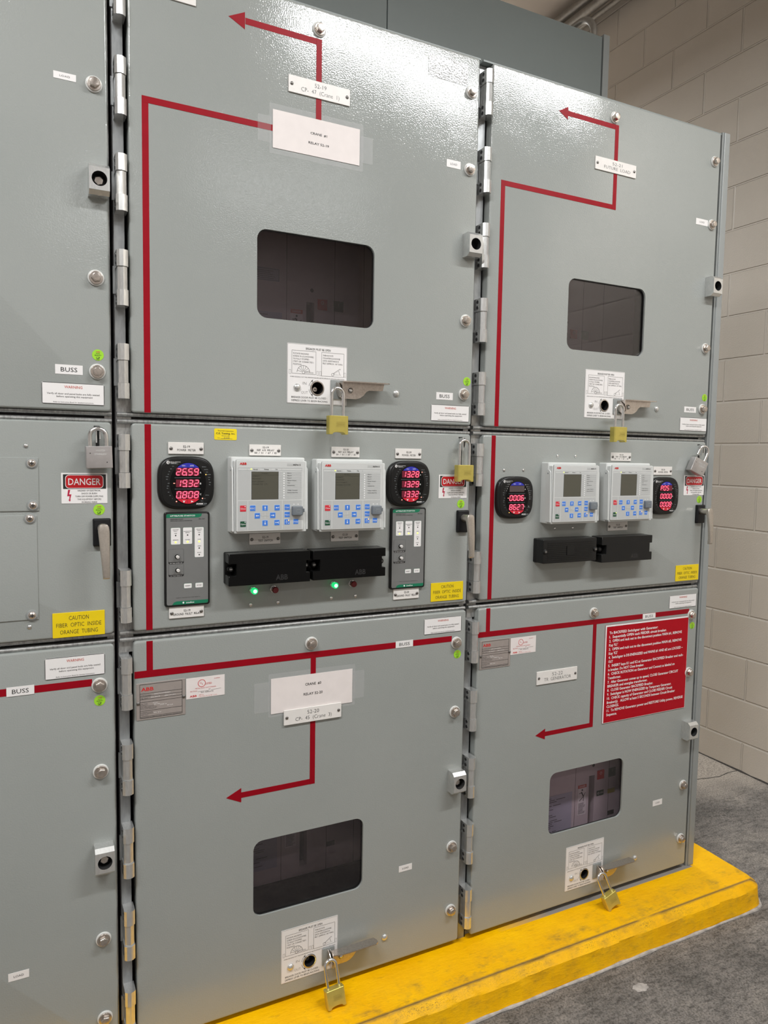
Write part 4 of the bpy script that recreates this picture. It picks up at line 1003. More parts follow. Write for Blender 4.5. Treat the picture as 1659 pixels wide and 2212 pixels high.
def racking(label, cx, cz):
    w, h = .157, .1435
    hx, hz = -.0781 + .0784, -.0325       # port relative to plate centre
    b_ = B(); b_.plate(RR(0, 0, w, h, .002, 3), 0.0003, 0.0010, 'white_label', holes=(CI(cx_r, cz_r, .0186, 28),))
    r = b_.obj('racking_instruction_plate', None, (cx, 0, cz)); tag(r, label, 'instruction plate')
    l = B(); oo = .0013; u = lambda a: (a - .5) * w; v = lambda a: (.5 - a) * h
    l.frame(-w / 2 + .0012, w / 2 - .0012, -h / 2 + .0012, h / 2 - .0012, .0004, oo, 'ink_pale')
    l.text('BREAKER MUST BE OPEN', u(.51), v(.075), .0052, 'ink', oo, .065, .0)
    l.frame(u(.075), u(.47), v(.50), v(.115), .0006, oo, 'ink_soft'); l.frame(u(.565), u(.945), v(.515), v(.115), .0006, oo, 'ink_soft')
    for i, (s_, w_) in enumerate((('ROTATE RACKING', .255), ('SCREW IN (CLOCKWISE)', .335), ('TO FULLY STOPPED', .26), ("('TEST' OR 'CONNECTED')", .335), ('POSITION', .135))): l.text(s_, u(.095), v(.165 + i * .045), .0036, 'ink_soft', oo, w_ * w, .0, 'L')
    for i, (s_, w_) in enumerate((('THEN ROTATE', .175), ('COUNTERCLOCKWISE', .295), ('UNTIL RESISTANCE IS', .27), ('FELT (APPROX. 1/8 TURN)', .335))): l.text(s_, u(.585), v(.165 + i * .045), .0036, 'ink_soft', oo, w_ * w, .0, 'L')
    fx, fz = u(.265), v(.475)
    for i in range(12):
        a0, a1 = math.pi * i / 12, math.pi * (i + 1) / 12
        l.line(fx + .0165 * math.cos(a0), fz + .0165 * math.sin(a0), fx + .0165 * math.cos(a1), fz + .0165 * math.sin(a1), .0008, oo, 'ink_soft')
    for a in (15, 40, 65, 90, 115, 140, 165):
        a = math.radians(a); l.line(fx + .004 * math.cos(a), fz + .004 * math.sin(a), fx + .0165 * math.cos(a), fz + .0165 * math.sin(a), .0006, oo, 'ink_soft')
    l.plate(CI(fx, fz, .0036, 16), oo - .0002, oo, 'ink_soft', holes=(CI(fx, fz, .0029, 16),), back=False); l.frame(fx + .004, fx + .025, fz - .001, fz + .0012, .0005, oo, 'ink_pale')
    gx, gz = u(.755), v(.48); l.plate(CI(gx, gz, .0036, 16), oo - .0002, oo, 'ink_soft', holes=(CI(gx, gz, .0029, 16),), back=False)
    l.line(gx + .003, gz + .0025, gx + .0205, gz + .0145, .0026, oo, 'ink_soft'); l.line(gx + .004, gz + .0028, gx + .020, gz + .0139, .0015, oo + .0001, 'white_label'); l.line(gx + .016, gz + .010, gx + .019, gz + .001, .0008, oo, 'ink_soft')
    for i in range(5): l.line(gx + .006 + i * .0038, gz - .001, gx + .006 + i * .0038, gz + .001, .0008, oo, 'ink_soft')
    for a in (.045, .50, .545, .965): l.frame(u(a) - .0022, u(a) + .0022, v(.51), v(.44), .0005, oo, 'ink_pale')
    l.text('WHEN RACKING OUT THE SAME PROCEDURE ABOVE APPLIES IN OPPOSITE DIRECTIONS', u(.50), v(.555), .0026, 'ink_soft', oo, w * .91)
    l.text('IN', u(.285), v(.655), .0068, 'ink_pale', oo, .0095, -.015); l.text('OUT', u(.285), v(.81), .0068, 'ink_pale', oo, .0170, -.015)
    for sg in (1, -1):
        for i in range(5):
            a0, a1 = math.radians(180 - sg * (10 + i * 8)), math.radians(180 - sg * (18 + i * 8))
            l.line(cx_r + .022 * math.cos(a0), cz_r + .022 * math.sin(a0), cx_r + .022 * math.cos(a1), cz_r + .022 * math.sin(a1), .0009, oo, 'ink_soft')
        a = math.radians(180 - sg * 52); ax_, az_ = cx_r + .022 * math.cos(a), cz_r + .022 * math.sin(a)
        l.plate(PG([(ax_ - .0028, az_ - sg * .001), (ax_ + .001, az_ - sg * .0035), (ax_ + .002, az_ + sg * .0035)]), oo - .0001, oo, 'ink_soft')
    l.text('BREAKER DOOR MUST BE CLOSED -', u(.07), v(.895), .0046, 'ink', oo, w * .60, .002, 'L'); l.text('DEPRESS LEVER TO BEGIN RACKING', u(.07), v(.950), .0046, 'ink', oo, w * .60, .002, 'L')
    l.obj('lettering', r)
cx_r, cz_r = 0.0, 0.0
for s_, z_, lb in ((2, 'upper', 'white racking instruction plate under the upper middle window'), (3, 'upper', 'white racking instruction plate under the upper right window'),
                   (2, 'lower', 'white racking instruction plate under the lower middle window'), (3, 'lower', 'white racking instruction plate under the lower right window')):
    pcx, pcz = (-.4596, 1.5435) if z_ == 'upper' else (-.4659, .0615)
    cx_r, cz_r = RACK[z_][0] - pcx, RACK[z_][1] - pcz
    racking(lb, SX[s_] + pcx, pcz)

# ---------------------------------------------------------------- power meters
SEGS = {'0': 'abcdef', '1': 'bc', '2': 'abged', '3': 'abgcd', '4': 'fgbc', '5': 'afgcd', '6': 'afgedc', '7': 'abc', '8': 'abcdefg', '9': 'abcdfg', 'P': 'abefg', ' ': '', '-': 'g'}
def digit(b_, ch, x, z, w, h, o_, mat):
    sh = 0.16; t = h * 0.125; g = h * 0.02
    def P(u, v): return (x + u * w + (v) * h * sh, z + v * h)
    for s_ in SEGS[ch]:
        a, c = {'a': ((-.5, .5), (.5, .5)), 'b': ((.5, .5), (.5, 0)), 'c': ((.5, 0), (.5, -.5)), 'd': ((-.5, -.5), (.5, -.5)), 'e': ((-.5, 0), (-.5, -.5)), 'f': ((-.5, .5), (-.5, 0)), 'g': ((-.5, 0), (.5, 0))}[s_]
        a, c = P(*a), P(*c); dx, dz = c[0] - a[0], c[1] - a[1]; L = math.hypot(dx, dz); dx /= L; dz /= L
        a = (a[0] + dx * g * 2, a[1] + dz * g * 2); c = (c[0] - dx * g * 2, c[1] - dz * g * 2); nx, nz = -dz * t / 2, dx * t / 2
        hx = (a[0] + dx * t / 2, a[1] + dz * t / 2); kx = (c[0] - dx * t / 2, c[1] - dz * t / 2)
        pts = [a, (hx[0] + nx, hx[1] + nz), (kx[0] + nx, kx[1] + nz), c, (kx[0] - nx, kx[1] - nz), (hx[0] - nx, hx[1] - nz)]
        b_.add([(p[0], -o_, p[1]) for p in pts], [(0, 1, 2, 3, 4, 5)], mat)
def mu(px): return (px - 805) / 1390 * 0.127
def mv(py): return (812 - py) / 1305 * 0.121
def make_meter(px, py, label, rows, signs=(), leds=((1278, 605, 'led_orange'), (1190, 1195, 'led_red'), (548, 1262, 'led_red')), all_leds=False):
    p = at(px, py, 1, -0.008); r = root('power_meter', (p.x, 0, p.z), label, 'power meter', None)
    b_ = B(); b_.plate(SQ(0, 0, .0635, .0605, 3.3), 0.0, 0.014, 'satin_black', bev=.006); b_.obj('bezel', r)
    b_ = B(); b_.plate(SQ(0, 0, .0560, .0545, 3.5), 0.0139, 0.0152, 'satin_black', bev=.001)
    b_.plate(lambda i=0.0: [(mu(838) + (.0404 - i) * math.cos(2 * math.pi * k / 60), mv(822) + (.0482 - i) * math.sin(2 * math.pi * k / 60)) for k in range(60)], 0.0150, 0.0160, 'gloss_black', bev=.0006)
    b_.obj('face', r)
    o_ = 0.0163
    def ell(zc, up):
        rx, rz, cx, cz = .0382, .0462, mu(838), mv(822); a = math.asin((zc - cz) / rz); n_ = 18
        a0, a1 = (a, math.pi - a) if up else (math.pi - a, 2 * math.pi + a)
        return PG([(cx + rx * math.cos(a0 + (a1 - a0) * i / n_), cz + rz * math.sin(a0 + (a1 - a0) * i / n_)) for i in range(n_ + 1)])
    b_ = B(); b_.plate(ell(mv(437), True), .016, .0166, 'meter_blue', back=False); b_.line(mu(830), mv(437), mu(830), mv(310), .0004, .0168, 'dark_hole')
    b_.text('MENU', mu(725), mv(390), .0028, 'white_label', .0168, .0078, .01); b_.text('ENTER', mu(930), mv(390), .0028, 'white_label', .0168, .0082, .01); b_.obj('blue_keys', r)
    b_ = B(); b_.plate(ell(mv(1205), False), .016, .0166, 'meter_red', back=False); b_.line(mu(822), mv(1205), mu(822), mv(1330), .0004, .0168, 'dark_hole')
    b_.plate(PG([(mu(695), mv(1235)), (mu(728), mv(1250)), (mu(765), mv(1235)), (mu(728), mv(1300))]), .0166, .0168, 'white_label')
    b_.plate(PG([(mu(895), mv(1240)), (mu(970), mv(1267)), (mu(895), mv(1295)), (mu(912), mv(1267))]), .0166, .0168, 'white_label'); b_.obj('red_keys', r)
    dg = B(); wd = B()
    for i, row in enumerate(rows):
        yc = (540, 820, 1100)[i]; on = row.strip() != ''
        wd.box(mu(540), mu(1105), mv(yc + 92), mv(yc - 92), .0158, .0164, 'led_window' if on else 'led_window_off')
        k = 0; xs = (603, 748, 892, 1037)
        for ch in row:
            if ch == '.': dg.plate(CI(mu(xs[k - 1] + 45), mv(yc + 78), .0013, 10), .0165, .0167, 'digit_red'); continue
            digit(dg, ch, mu(xs[k]), mv(yc), .0085, .0145, .0168, 'digit_red'); k += 1
    for i in signs: dg.box(mu(475), mu(515), mv((540, 820, 1100)[i] + 8), mv((540, 820, 1100)[i] - 8), .0165, .0168, 'led_red')
    wd.obj('display_window', r); dg.obj('digits', r)
    l = B()
    for s_, y in (('A', 555), ('B', 825), ('C', 1090)): l.text(s_, mu(1140), mv(y), .0038, 'white_label', o_, .0034, .01)
    for y in (685, 960): l.line(mu(505), mv(y), mu(1140), mv(y), .0007, o_, 'port_grey')
    l.plate(CI(mu(355), mv(315), .0038, 20), .0152, .0154, 'white_label'); l.text('G', mu(362), mv(315), .0048, 'satin_black', .0156, .004, .03)
    l.text('Electro Industries', mu(412), mv(300), .0019, 'white_label', .0155, .0222, .01, 'L'); l.text('GaugeTech', mu(412), mv(325), .0019, 'white_label', .0155, .0130, .01, 'L'); l.line(mu(412), mv(347), mu(595), mv(347), .0005, .0155, 'port_mark')
    l.text('SHARK', mu(1120), mv(1325), .0032, 'white_label', .0155, .0160, .035, shear=.25); l.text('200', mu(1258), mv(1325), .0028, 'port_mark', .0155, .0075); l.text('www.electroind.com', mu(1185), mv(1360), .0012, 'port_mark', .0155, .0195)
    for s_, x, y in (('MAX', 497, 405), ('MIN', 440, 470), ('LM1', 397, 535), ('LM2', 375, 600), ('%THD', 355, 660), ('PRG', 342, 722), ('lrDA', 385, 820), ('120%', 365, 887), ('90%', 352, 940), ('60%', 378, 1035), ('30%', 415, 1115), ('%', 460, 1190)):
        l.text(s_, mu(x), mv(y), .0014, 'port_mark', .0155, None, .01, 'R')
    for s_, x, y in (('VOLTS L-N', 1175, 415), ('VOLTS L-L', 1232, 480), ('AMPS', 1275, 545), ('W/VAR/PF', 1300, 605), ('VA/Hz', 1325, 670), ('Wh', 1340, 728), ('VARh', 1350, 795), ('VAh', 1350, 855), ('Wh Pulse', 1265, 1115), ('KILO', 1225, 1195), ('MEGA', 1150, 1257)):
        l.text(s_, mu(x), mv(y), .0014, 'port_mark', .0155, None, .01, 'L')
    l.text('LOAD', mu(548), mv(1295), .0013, 'led_window', .0166)
    if all_leds:
        for x, y in ((580, 405), (545, 470), (520, 535), (498, 600), (485, 668), (475, 735)): l.plate(CI(mu(x - 60), mv(y), .0009, 8), .0155, .0157, 'white_label')
        for x, y in ((1150, 415), (1208, 480), (1248, 545), (1278, 605), (1300, 670), (1315, 728), (1325, 795), (1325, 855), (1300, 1080)): l.plate(CI(mu(x), mv(y), .0009, 8), .0155, .0157, 'white_label')
    l.obj('lettering', r)
    for x, y, m_ in leds:
        b_ = B(); b_.dome(mu(x), mv(y), .0014, .0008, .0153 if x > 1000 else .0163, m_, 10, 3); b_.obj('indicator_led', r)
    return r
make_meter(402.2, 1043, 'black power meter nearest the left red stripe, reading 26.59 on top', ('26.59', '19.32', '0.808'), signs=(1,))
make_meter(882.6, 1045, 'black power meter between the second relay and the middle door handle', ('13.28', '13.29', '13.32'), leds=((1200, 480, 'led_red'), (1190, 1195, 'led_red'), (548, 1262, 'led_red')))
make_meter(1111.5, 1074.8, 'black power meter with blank top row and digits 0006 and 8627', ('    ', '0006', '8627'), signs=(1,), leds=((548, 1262, 'led_orange'),), all_leds=True)
make_meter(1433.5, 1071, 'black power meter with P05 and zeros partly behind the rightmost relay', ('P05 ', '0000', '0008'), leds=())

# ---------------------------------------------------------------- protection relays
fa_ = at(512.3, 995.1, 1, -0.0485); fb_ = at(654.4, 1142.6, 1, -0.0485)
FW, FH = fb_.x - fa_.x, fa_.z - fb_.z
bl = at(491.6, 986.2); br_ = at(661.4, 1148, 1, -0.043)
RX0, RX1 = bl.x - fa_.x, br_.x - fa_.x           # relative to the face's top-left corner
RZ1, RZ0 = bl.z - fa_.z, br_.z - fa_.z
def ru(px): return (px - 268) / 1179 * FW
def rv(py): return -(py - 208) / 1224 * FH
def relay_parts():
    out = []
    b_ = B(); b_.plate(RR((RX0 + RX1) / 2, (RZ0 + RZ1) / 2, RX1 - RX0, RZ1 - RZ0, .004), 0.0, .030, 'relay_white', bev=.0025)
    zt = RZ1 - .0085
    b_.plate(RR((RX0 + RX1) / 2 + .002, (RZ0 + zt) / 2, RX1 - RX0 - .004, zt - RZ0, .003), .029, .0435, 'relay_white', bev=.0015)
    out.append(('housing', b_))
    for sx_ in (0, 1):
        b_ = B(); x0 = RX0 - .0012 if sx_ == 0 else RX1 - .0006; t = .0035
        pr = []; zt2, zb2 = RZ1 - .021, RZ0 + .006; oc, rr = .031, .0105
        for i in range(9): a = math.pi * i / 8; pr.append((oc + rr * math.cos(a), zt2 - rr + rr * math.sin(a)))
        pr += [(oc - rr + .004, zb2), (oc + rr + .004, zb2)]
        b_.prism_x(pr, x0, x0 + t, 'relay_white')
        b_.tube([(x0 - .0004, -oc, zt2 - rr), (x0 + t + .0004, -oc, zt2 - rr)], .002, 'port_grey', n=12)
        out.append(('side_arm', b_))
    b_ = B(); b_.plate(RR(FW / 2, -FH / 2, FW + .0035, FH + .0035, .002), .0434, .0476, 'relay_white', bev=.001)
    b_.plate(RR(FW / 2, -FH / 2, FW + .0046, FH + .0046, .0025), .0434, .0437, 'ink_soft', back=False)
    out.append(('cover_frame', b_))
    b_ = B(); o_ = .0480
    b_.plate(RR(FW / 2, -FH / 2, FW - .001, FH - .001, .001), .0475, .0479, 'relay_face_light', back=False)
    b_.box(ru(285), ru(500), rv(890), rv(382), .0479, .0481, 'relay_face'); b_.box(ru(1008), ru(1415), rv(885), rv(395), .0479, .0481, 'relay_face')
    b_.box(ru(285), ru(1420), rv(1418), rv(908), .0479, .0481, 'relay_face')
    for x in (455, 1065): b_.line(ru(x), rv(908), ru(x), rv(1418), .0014, .0483, 'relay_white')
    for i in range(12): b_.line(ru(1008), rv(398 + i * 44), ru(1415), rv(398 + i * 44), .0005, .0483, 'relay_white')
    b_.frame(ru(285), ru(1420), rv(375), rv(330), .0004, .0482, 'port_mark')
    out.append(('front_panel', b_))
    b_ = B(); b_.box(ru(513), ru(997), rv(886), rv(392), .0479, .0483, 'port_grey'); b_.box(ru(518), ru(992), rv(882), rv(396), .0483, .0485, 'lcd_glass')
    out.append(('display', b_))
    l = B(); oo = .0486
    l.text('ABB', ru(371), rv(258), .0052, 'brand_red', oo, ru(430) - ru(312), .03); l.text('REF615', ru(1328), rv(270), .0037, 'ink', oo, ru(1396) - ru(1260), .012); l.box(ru(1150), ru(1252), rv(290), rv(248), .0479, .0482, 'relay_face')
    for s_, a, b3 in (('Normal', 545, 625), ('Pickup', 740, 820), ('Trip', 938, 975)): l.text(s_, ru((a + b3) / 2), rv(353), .0024, 'ink', oo, ru(b3) - ru(a), .012)
    for x in (440, 650, 855, 1048): l.line(ru(x), rv(347), ru(x), rv(360), .0005, oo, 'ink_pale')
    for i, (s_, w_) in enumerate((('Phase A', 75), ('Phase B', 75), ('Phase C', 75), ('Neutral / Ground', 165), ('Time', 48), ('Instantaneous', 135), ('', 0), ('Voltage / Frequency', 190), ('Overload Alarm/Trip', 190), ('', 0), ('', 0))):
        if s_: l.text(s_, ru(1153), rv(419 + i * 43.6), .0018, 'ink', oo, ru(w_) - ru(0), .01, 'L')
        l.plate(CI(ru(1093), rv(424 + i * 43.6), .0017, 12), .0481, .0484, 'pure_white')
    for x in (1277, 1355): l.plate(CI(ru(x), rv(980), .0012, 10), .0481, .0484, 'pure_white')
    l.line(ru(370), rv(1120), ru(370), rv(1232), .0008, oo, 'relay_white'); l.line(ru(757), rv(1118), ru(757), rv(1222), .0011, oo, 'relay_white'); l.line(ru(690), rv(1170), ru(820), rv(1170), .0011, oo, 'relay_white')
    out.append(('lettering', l))
    K = []
    def key(x0, x1, y0, y1, mat, sym):
        b2 = B(); cx, cz = ru((x0 + x1) / 2), rv((y0 + y1) / 2); w, h = ru(x1) - ru(x0), rv(y0) - rv(y1); o2 = .0490
        b2.plate(RR(0, 0, w, h, .0012), .0481, .0484, 'key_edge' if mat == 'key_blue' else 'pale_red' if mat == 'key_red' else 'port_mark'); b2.plate(RR(0, 0, w * .9, h * .9, .001), .0484, .0487, mat)
        m2 = 'pure_white'
        if sym in ('up', 'down', 'left', 'right'):
            dx, dz = {'up': (0, 1), 'down': (0, -1), 'left': (-1, 0), 'right': (1, 0)}[sym]; L = .0042
            b2.line(-dx * L, -dz * L, dx * L * .5, dz * L * .5, .0013, o2, m2); tip = (dx * L * 1.05, dz * L * 1.05); bx_, bz_ = dx * L * .15, dz * L * .15
            b2.add([(tip[0], -o2, tip[1]), (bx_ - dz * .0022, -o2, bz_ + dx * .0022), (bx_ + dz * .0022, -o2, bz_ - dx * .0022)], [(0, 1, 2)], m2)
        elif sym == 'enter':
            b2.line(-.001, 0, .0042, 0, .0012, o2, m2); b2.line(.0042, -.0004, .0042, .0024, .0011, o2, m2); b2.add([(-.0042, -o2, 0), (-.0006, -o2, .0018), (-.0006, -o2, -.0018)], [(0, 1, 2)], m2)
        elif sym == 'wrench':
            b2.line(-.0044, 0, .002, 0, .0012, o2, m2); b2.line(.0018, 0, .0042, .0020, .0011, o2, m2); b2.line(.0018, 0, .0042, -.0020, .0011, o2, m2)
        elif sym == 'RL':
            b2.text('R', -.0012, .0024, .0030, m2, o2); b2.line(-.0045, 0, .0045, 0, .0005, o2, m2); b2.text('L', -.0012, -.0026, .0030, m2, o2); b2.plate(CI(.0034, -.0036, .0010, 10), o2 - .0002, o2, m2)
            b2.dome(.0038, .0036, .0017, .0012, .0487, 'led_orange', 10, 3)
        else:
            b2.text(sym, 0, -.0003, .0034, m2, o2, w * .78)
            if mat != 'key_blue': b2.plate(CI(w * .30, h * .32, .0012, 10), o2 - .0002, o2, m2)
        K.append((b2, cx, cz))
    key(318, 425, 987, 1095, 'key_red', 'Close'); key(318, 425, 1260, 1366, 'key_green', 'Open'); key(487, 590, 986, 1090, 'key_blue', 'ESC'); key(704, 808, 986, 1090, 'key_blue', 'up'); key(919, 1022, 984, 1088, 'key_blue', 'enter')
    key(568, 670, 1120, 1225, 'key_blue', 'left'); key(841, 945, 1118, 1222, 'key_blue', 'right'); key(704, 808, 1253, 1357, 'key_blue', 'down'); key(918, 1020, 1250, 1353, 'key_blue', 'wrench')
    key(1101, 1205, 979, 1082, 'key_blue', 'Clear'); key(1101, 1205, 1112, 1214, 'key_blue', 'Menu'); key(1101, 1205, 1243, 1345, 'key_blue', 'RL'); key(1265, 1363, 1243, 1340, 'key_blue', 'Help')
    b_ = B(); b_.plate(RR(ru(1330), rv(1095), ru(1425) - ru(1235), rv(1010) - rv(1180), .003), .048, .0575, 'port_grey', bev=.0022); b_.box(ru(1420), ru(1468), rv(1125), rv(1060), .0478, .051, 'port_grey')
    b_.line(ru(1300), rv(1072), ru(1378), rv(1072), .0006, .0578, 'port_mark'); b_.frame(ru(1305), ru(1372), rv(1122), rv(1080), .0004, .0578, 'port_mark')
    out.append(('port_cover', b_))
    b_ = B(); b_.dome(ru(512), rv(352), .0017, .001, .0481, 'led_yellow', 12, 3); out.append(('status_led', b_))
    return [(n_, q.mesh(n_)) for n_, q in out], [(q.mesh('key'), x, z) for q, x, z in K]
RP, RK = relay_parts()
def make_relay(px, py, label, texts=()):
    p = at(px, py)      # back left-top corner of the housing on the door
    r = root('protection_relay', (p.x - RX0, 0, p.z - RZ1), label, 'relay', None)
    for n_, me in RP: put(n_, me, r, (0, 0, 0))
    for me, x, z in RK: put('key', me, r, (x, 0, z))
    if texts:
        l = B()
        for (s_, x, y, w_) in texts: l.text(s_, ru(x), rv(y), .0030, 'lcd_ink', .0487, ru(w_) - ru(0), .0, 'L')
        l.line(ru(518), rv(455), ru(992), rv(455), .0003, .0487, 'lcd_ink'); l.obj('display_text', r)
    return r
LCDT = (('Events', 690, 425, 110), ('12/20/2017', 530, 475, 130), ('PHLPTOC', 530, 520, 155), ('51P  START', 530, 570, 215), ('PHASE TO 1.95', 540, 615, 260))
make_relay(491.6, 986.2, 'white relay with grey screen and blue keys, leftmost of the four', LCDT)
make_relay(673.7, 990.9, 'white relay with blue keys under the 52-20 relay nameplate, beside second meter', LCDT)
make_relay(1170.3, 998.4, 'white relay right of the meter with one blank row')
r4 = make_relay(1294.8, 999.3, 'rightmost white relay, its green open key lit by a yellow dot')
b_ = B(); b_.dome(ru(405), rv(1278), .0017, .001, .0490, 'led_yellow', 12, 3); b_.obj('open_led', r4)

# ---------------------------------------------------------------- ground-fault monitors
def make_monitor(TL, BR, label, dims=None):
    cx, cz, w, h = rect(TL, BR)
    if dims: w, h = dims
    r = root('ground_fault_monitor', (cx, 0, cz), label, 'ground-fault monitor', None)
    u = lambda a: (a - .5) * w; v = lambda a: (.5 - a) * h
    b_ = B(); b_.plate(RR(0, 0, w, h, .0055), 0, .0075, 'satin_black', bev=.002); b_.obj('frame', r)
    b_ = B(); b_.plate(RR(0, 0, w * .915, h * .965, .004), .0074, .0080, 'monitor_grey', back=False); b_.obj('face', r)
    b_ = B(); b_.plate(PG([(u(.043), v(.058)), (u(.043), v(.032)), (u(.065), v(.0185)), (u(.825), v(.0185)), (u(.805), v(.045)), (u(.76), v(.058))][::-1]), .0079, .0082, 'monitor_green'); b_.obj('green_band', r)
    b_ = B(); b_.plate(PG([(u(.957), v(.945)), (u(.957), v(.968)), (u(.93), v(.9815)), (u(.16), v(.9815)), (u(.20), v(.955)), (u(.26), v(.945))][::-1]), .0079, .0082, 'monitor_green'); b_.obj('green_band', r)
    l = B(); oo = .0085
    l.text('LITTELFUSE STARTCO', u(.40), v(.038), .0030, 'pure_white', oo, .54 * w, .02)
    l.text('GROUND-FAULT', u(.13), v(.073), .0022, 'ink', oo, .28 * w, .01, 'L'); l.text('GROUND-CHECK MONITOR', u(.13), v(.090), .0022, 'ink', oo, .475 * w, .01, 'L'); l.text('SE-125', u(.815), v(.074), .0022, 'ink', oo, .13 * w, .01)
    for ww in ((.14, .347, .164, .339), (.405, .604, .163, .338), (.659, .862, .164, .483)):
        l.plate(RR((u(ww[0]) + u(ww[1])) / 2, (v(ww[2]) + v(ww[3])) / 2, u(ww[1]) - u(ww[0]) + .0008, v(ww[2]) - v(ww[3]) + .0008, .0022), .0079, .0081, 'monitor_green')
        l.plate(RR((u(ww[0]) + u(ww[1])) / 2, (v(ww[2]) + v(ww[3])) / 2, u(ww[1]) - u(ww[0]), v(ww[2]) - v(ww[3]), .002), .0081, .0083, 'white_label')
    for s_, x, y, w_ in (('GROUND', .243, .183, .13), ('FAULT', .243, .198, .085), ('TRIP', .243, .222, .06), ('SENSOR', .243, .292, .12), ('DIAGNOSTIC', .504, .203, .175), ('ERROR', .504, .218, .09), ('POWER', .504, .292, .105), ('GROUND', .76, .183, .13), ('CHECK', .76, .198, .095), ('TRIP', .76, .220, .06), ('VALID', .76, .292, .075), ('OPEN', .76, .364, .075), ('SHORT', .76, .434, .09)):
        l.text(s_, u(x), v(y), .0017, 'ink', oo, w_ * w, .01)
    for x, y in ((.243, .245), (.504, .243), (.76, .243), (.76, .387), (.76, .458)): l.plate(CI(u(x), v(y), .0016, 14), .0083, .0085, 'ink')
    for z0, z1 in ((.388, .545), (.548, .68)):
        X0_, X1_ = u(.084), u(.418); zt, zb2 = v(z0), v(z1)
        l.plate(RR((X0_ + X1_) / 2, (zt + zb2) / 2, X1_ - X0_, zt - zb2, .003), .0079, .0081, 'ink'); l.plate(RR((X0_ + X1_) / 2, (zt + zb2) / 2 + .0020, X1_ - X0_ - .001, zt - zb2 - .0046, .0026), .0081, .0083, 'monitor_grey')
    for kx, kz, n_ in ((.27, .468, 14), (.28, .612, 11)):
        for i in range(n_):
            a = math.radians(225 - 270 * i / (n_ - 1)); l.line(u(kx) + .0075 * math.cos(a), v(kz) + .0075 * math.sin(a), u(kx) + .0086 * math.cos(a), v(kz) + .0086 * math.sin(a), .0006, oo, 'ink')
            if i % 2 == 0 and kz < .5 or kz > .5: l.text(('%d' % (i + 1)) if kz < .5 else '%.1f' % (i * .2), u(kx) + .0112 * math.cos(a), v(kz) + .0112 * math.sin(a), .0013, 'ink', oo)
    l.text('GF TRIP LEVEL (A)', u(.25), v(.5365), .0015, 'white_label', oo, .27 * w, .01); l.text('GF TRIP TIME (s)', u(.25), v(.6715), .0015, 'white_label', oo, .25 * w, .01)
    l.text('FUSE F1: 10 A 250 VAC TIME DELAY', u(.50), v(.908), .0016, 'ink', oo, .50 * w, .01); l.line(u(.765), v(.905), u(.775), v(.915), .0006, oo, 'ink')
    l.text('Littelfuse', u(.555), v(.963), .0032, 'pure_white', oo, .18 * w, .02); l.plate(CI(u(.405), v(.963), .0022, 12), .0082, .0084, 'pure_white'); l.obj('lettering', r)
    for kx, kz in ((.27, .468), (.28, .612)):
        b_ = B(); b_.plate(CI(u(kx), v(kz), .0052, 24), .0082, .0100, 'gloss_black', bev=.001); b_.plate(CI(u(kx) + .0003, v(kz), .0036, 24), .0098, .0170, 'white_plastic', bev=.0006); b_.box(u(kx) - .002, u(kx) + .0025, v(kz) - .0004, v(kz) + .0004, .0168, .0172, 'port_grey'); b_.obj('dial', r)
    for x0, x1, s_ in ((.42, .59, 'RESET'), (.673, .842, 'GM TEST')):
        b_ = B(); cc = (u(x0) + u(x1)) / 2; b_.plate(RR(cc, v(.785), u(x1) - u(x0) + .001, .0118, .0022), .0079, .0081, 'monitor_green'); b_.plate(RR(cc, v(.785), u(x1) - u(x0), .0108, .0018), .0081, .0084, 'white_label'); b_.text(s_, cc, v(.785), .0022, 'ink', .0086, (x1 - x0) * .65 * w, .01); b_.obj('push_button', r)
    for x, y in ((.243, .316), (.504, .315), (.76, .316)):
        b_ = B(); b_.dome(u(x), v(y), .0023, .0012, .0083, 'led_yellow', 14, 3); b_.obj('indicator_led', r)
    return w, h
gd = make_monitor((353.2, 1106.5), (451.8, 1303.4), 'grey ground-fault monitor with green bands under the left meter')
make_monitor((842.3, 1097.2), (914, 1267.2), 'grey ground-fault monitor with green bands under the second meter')

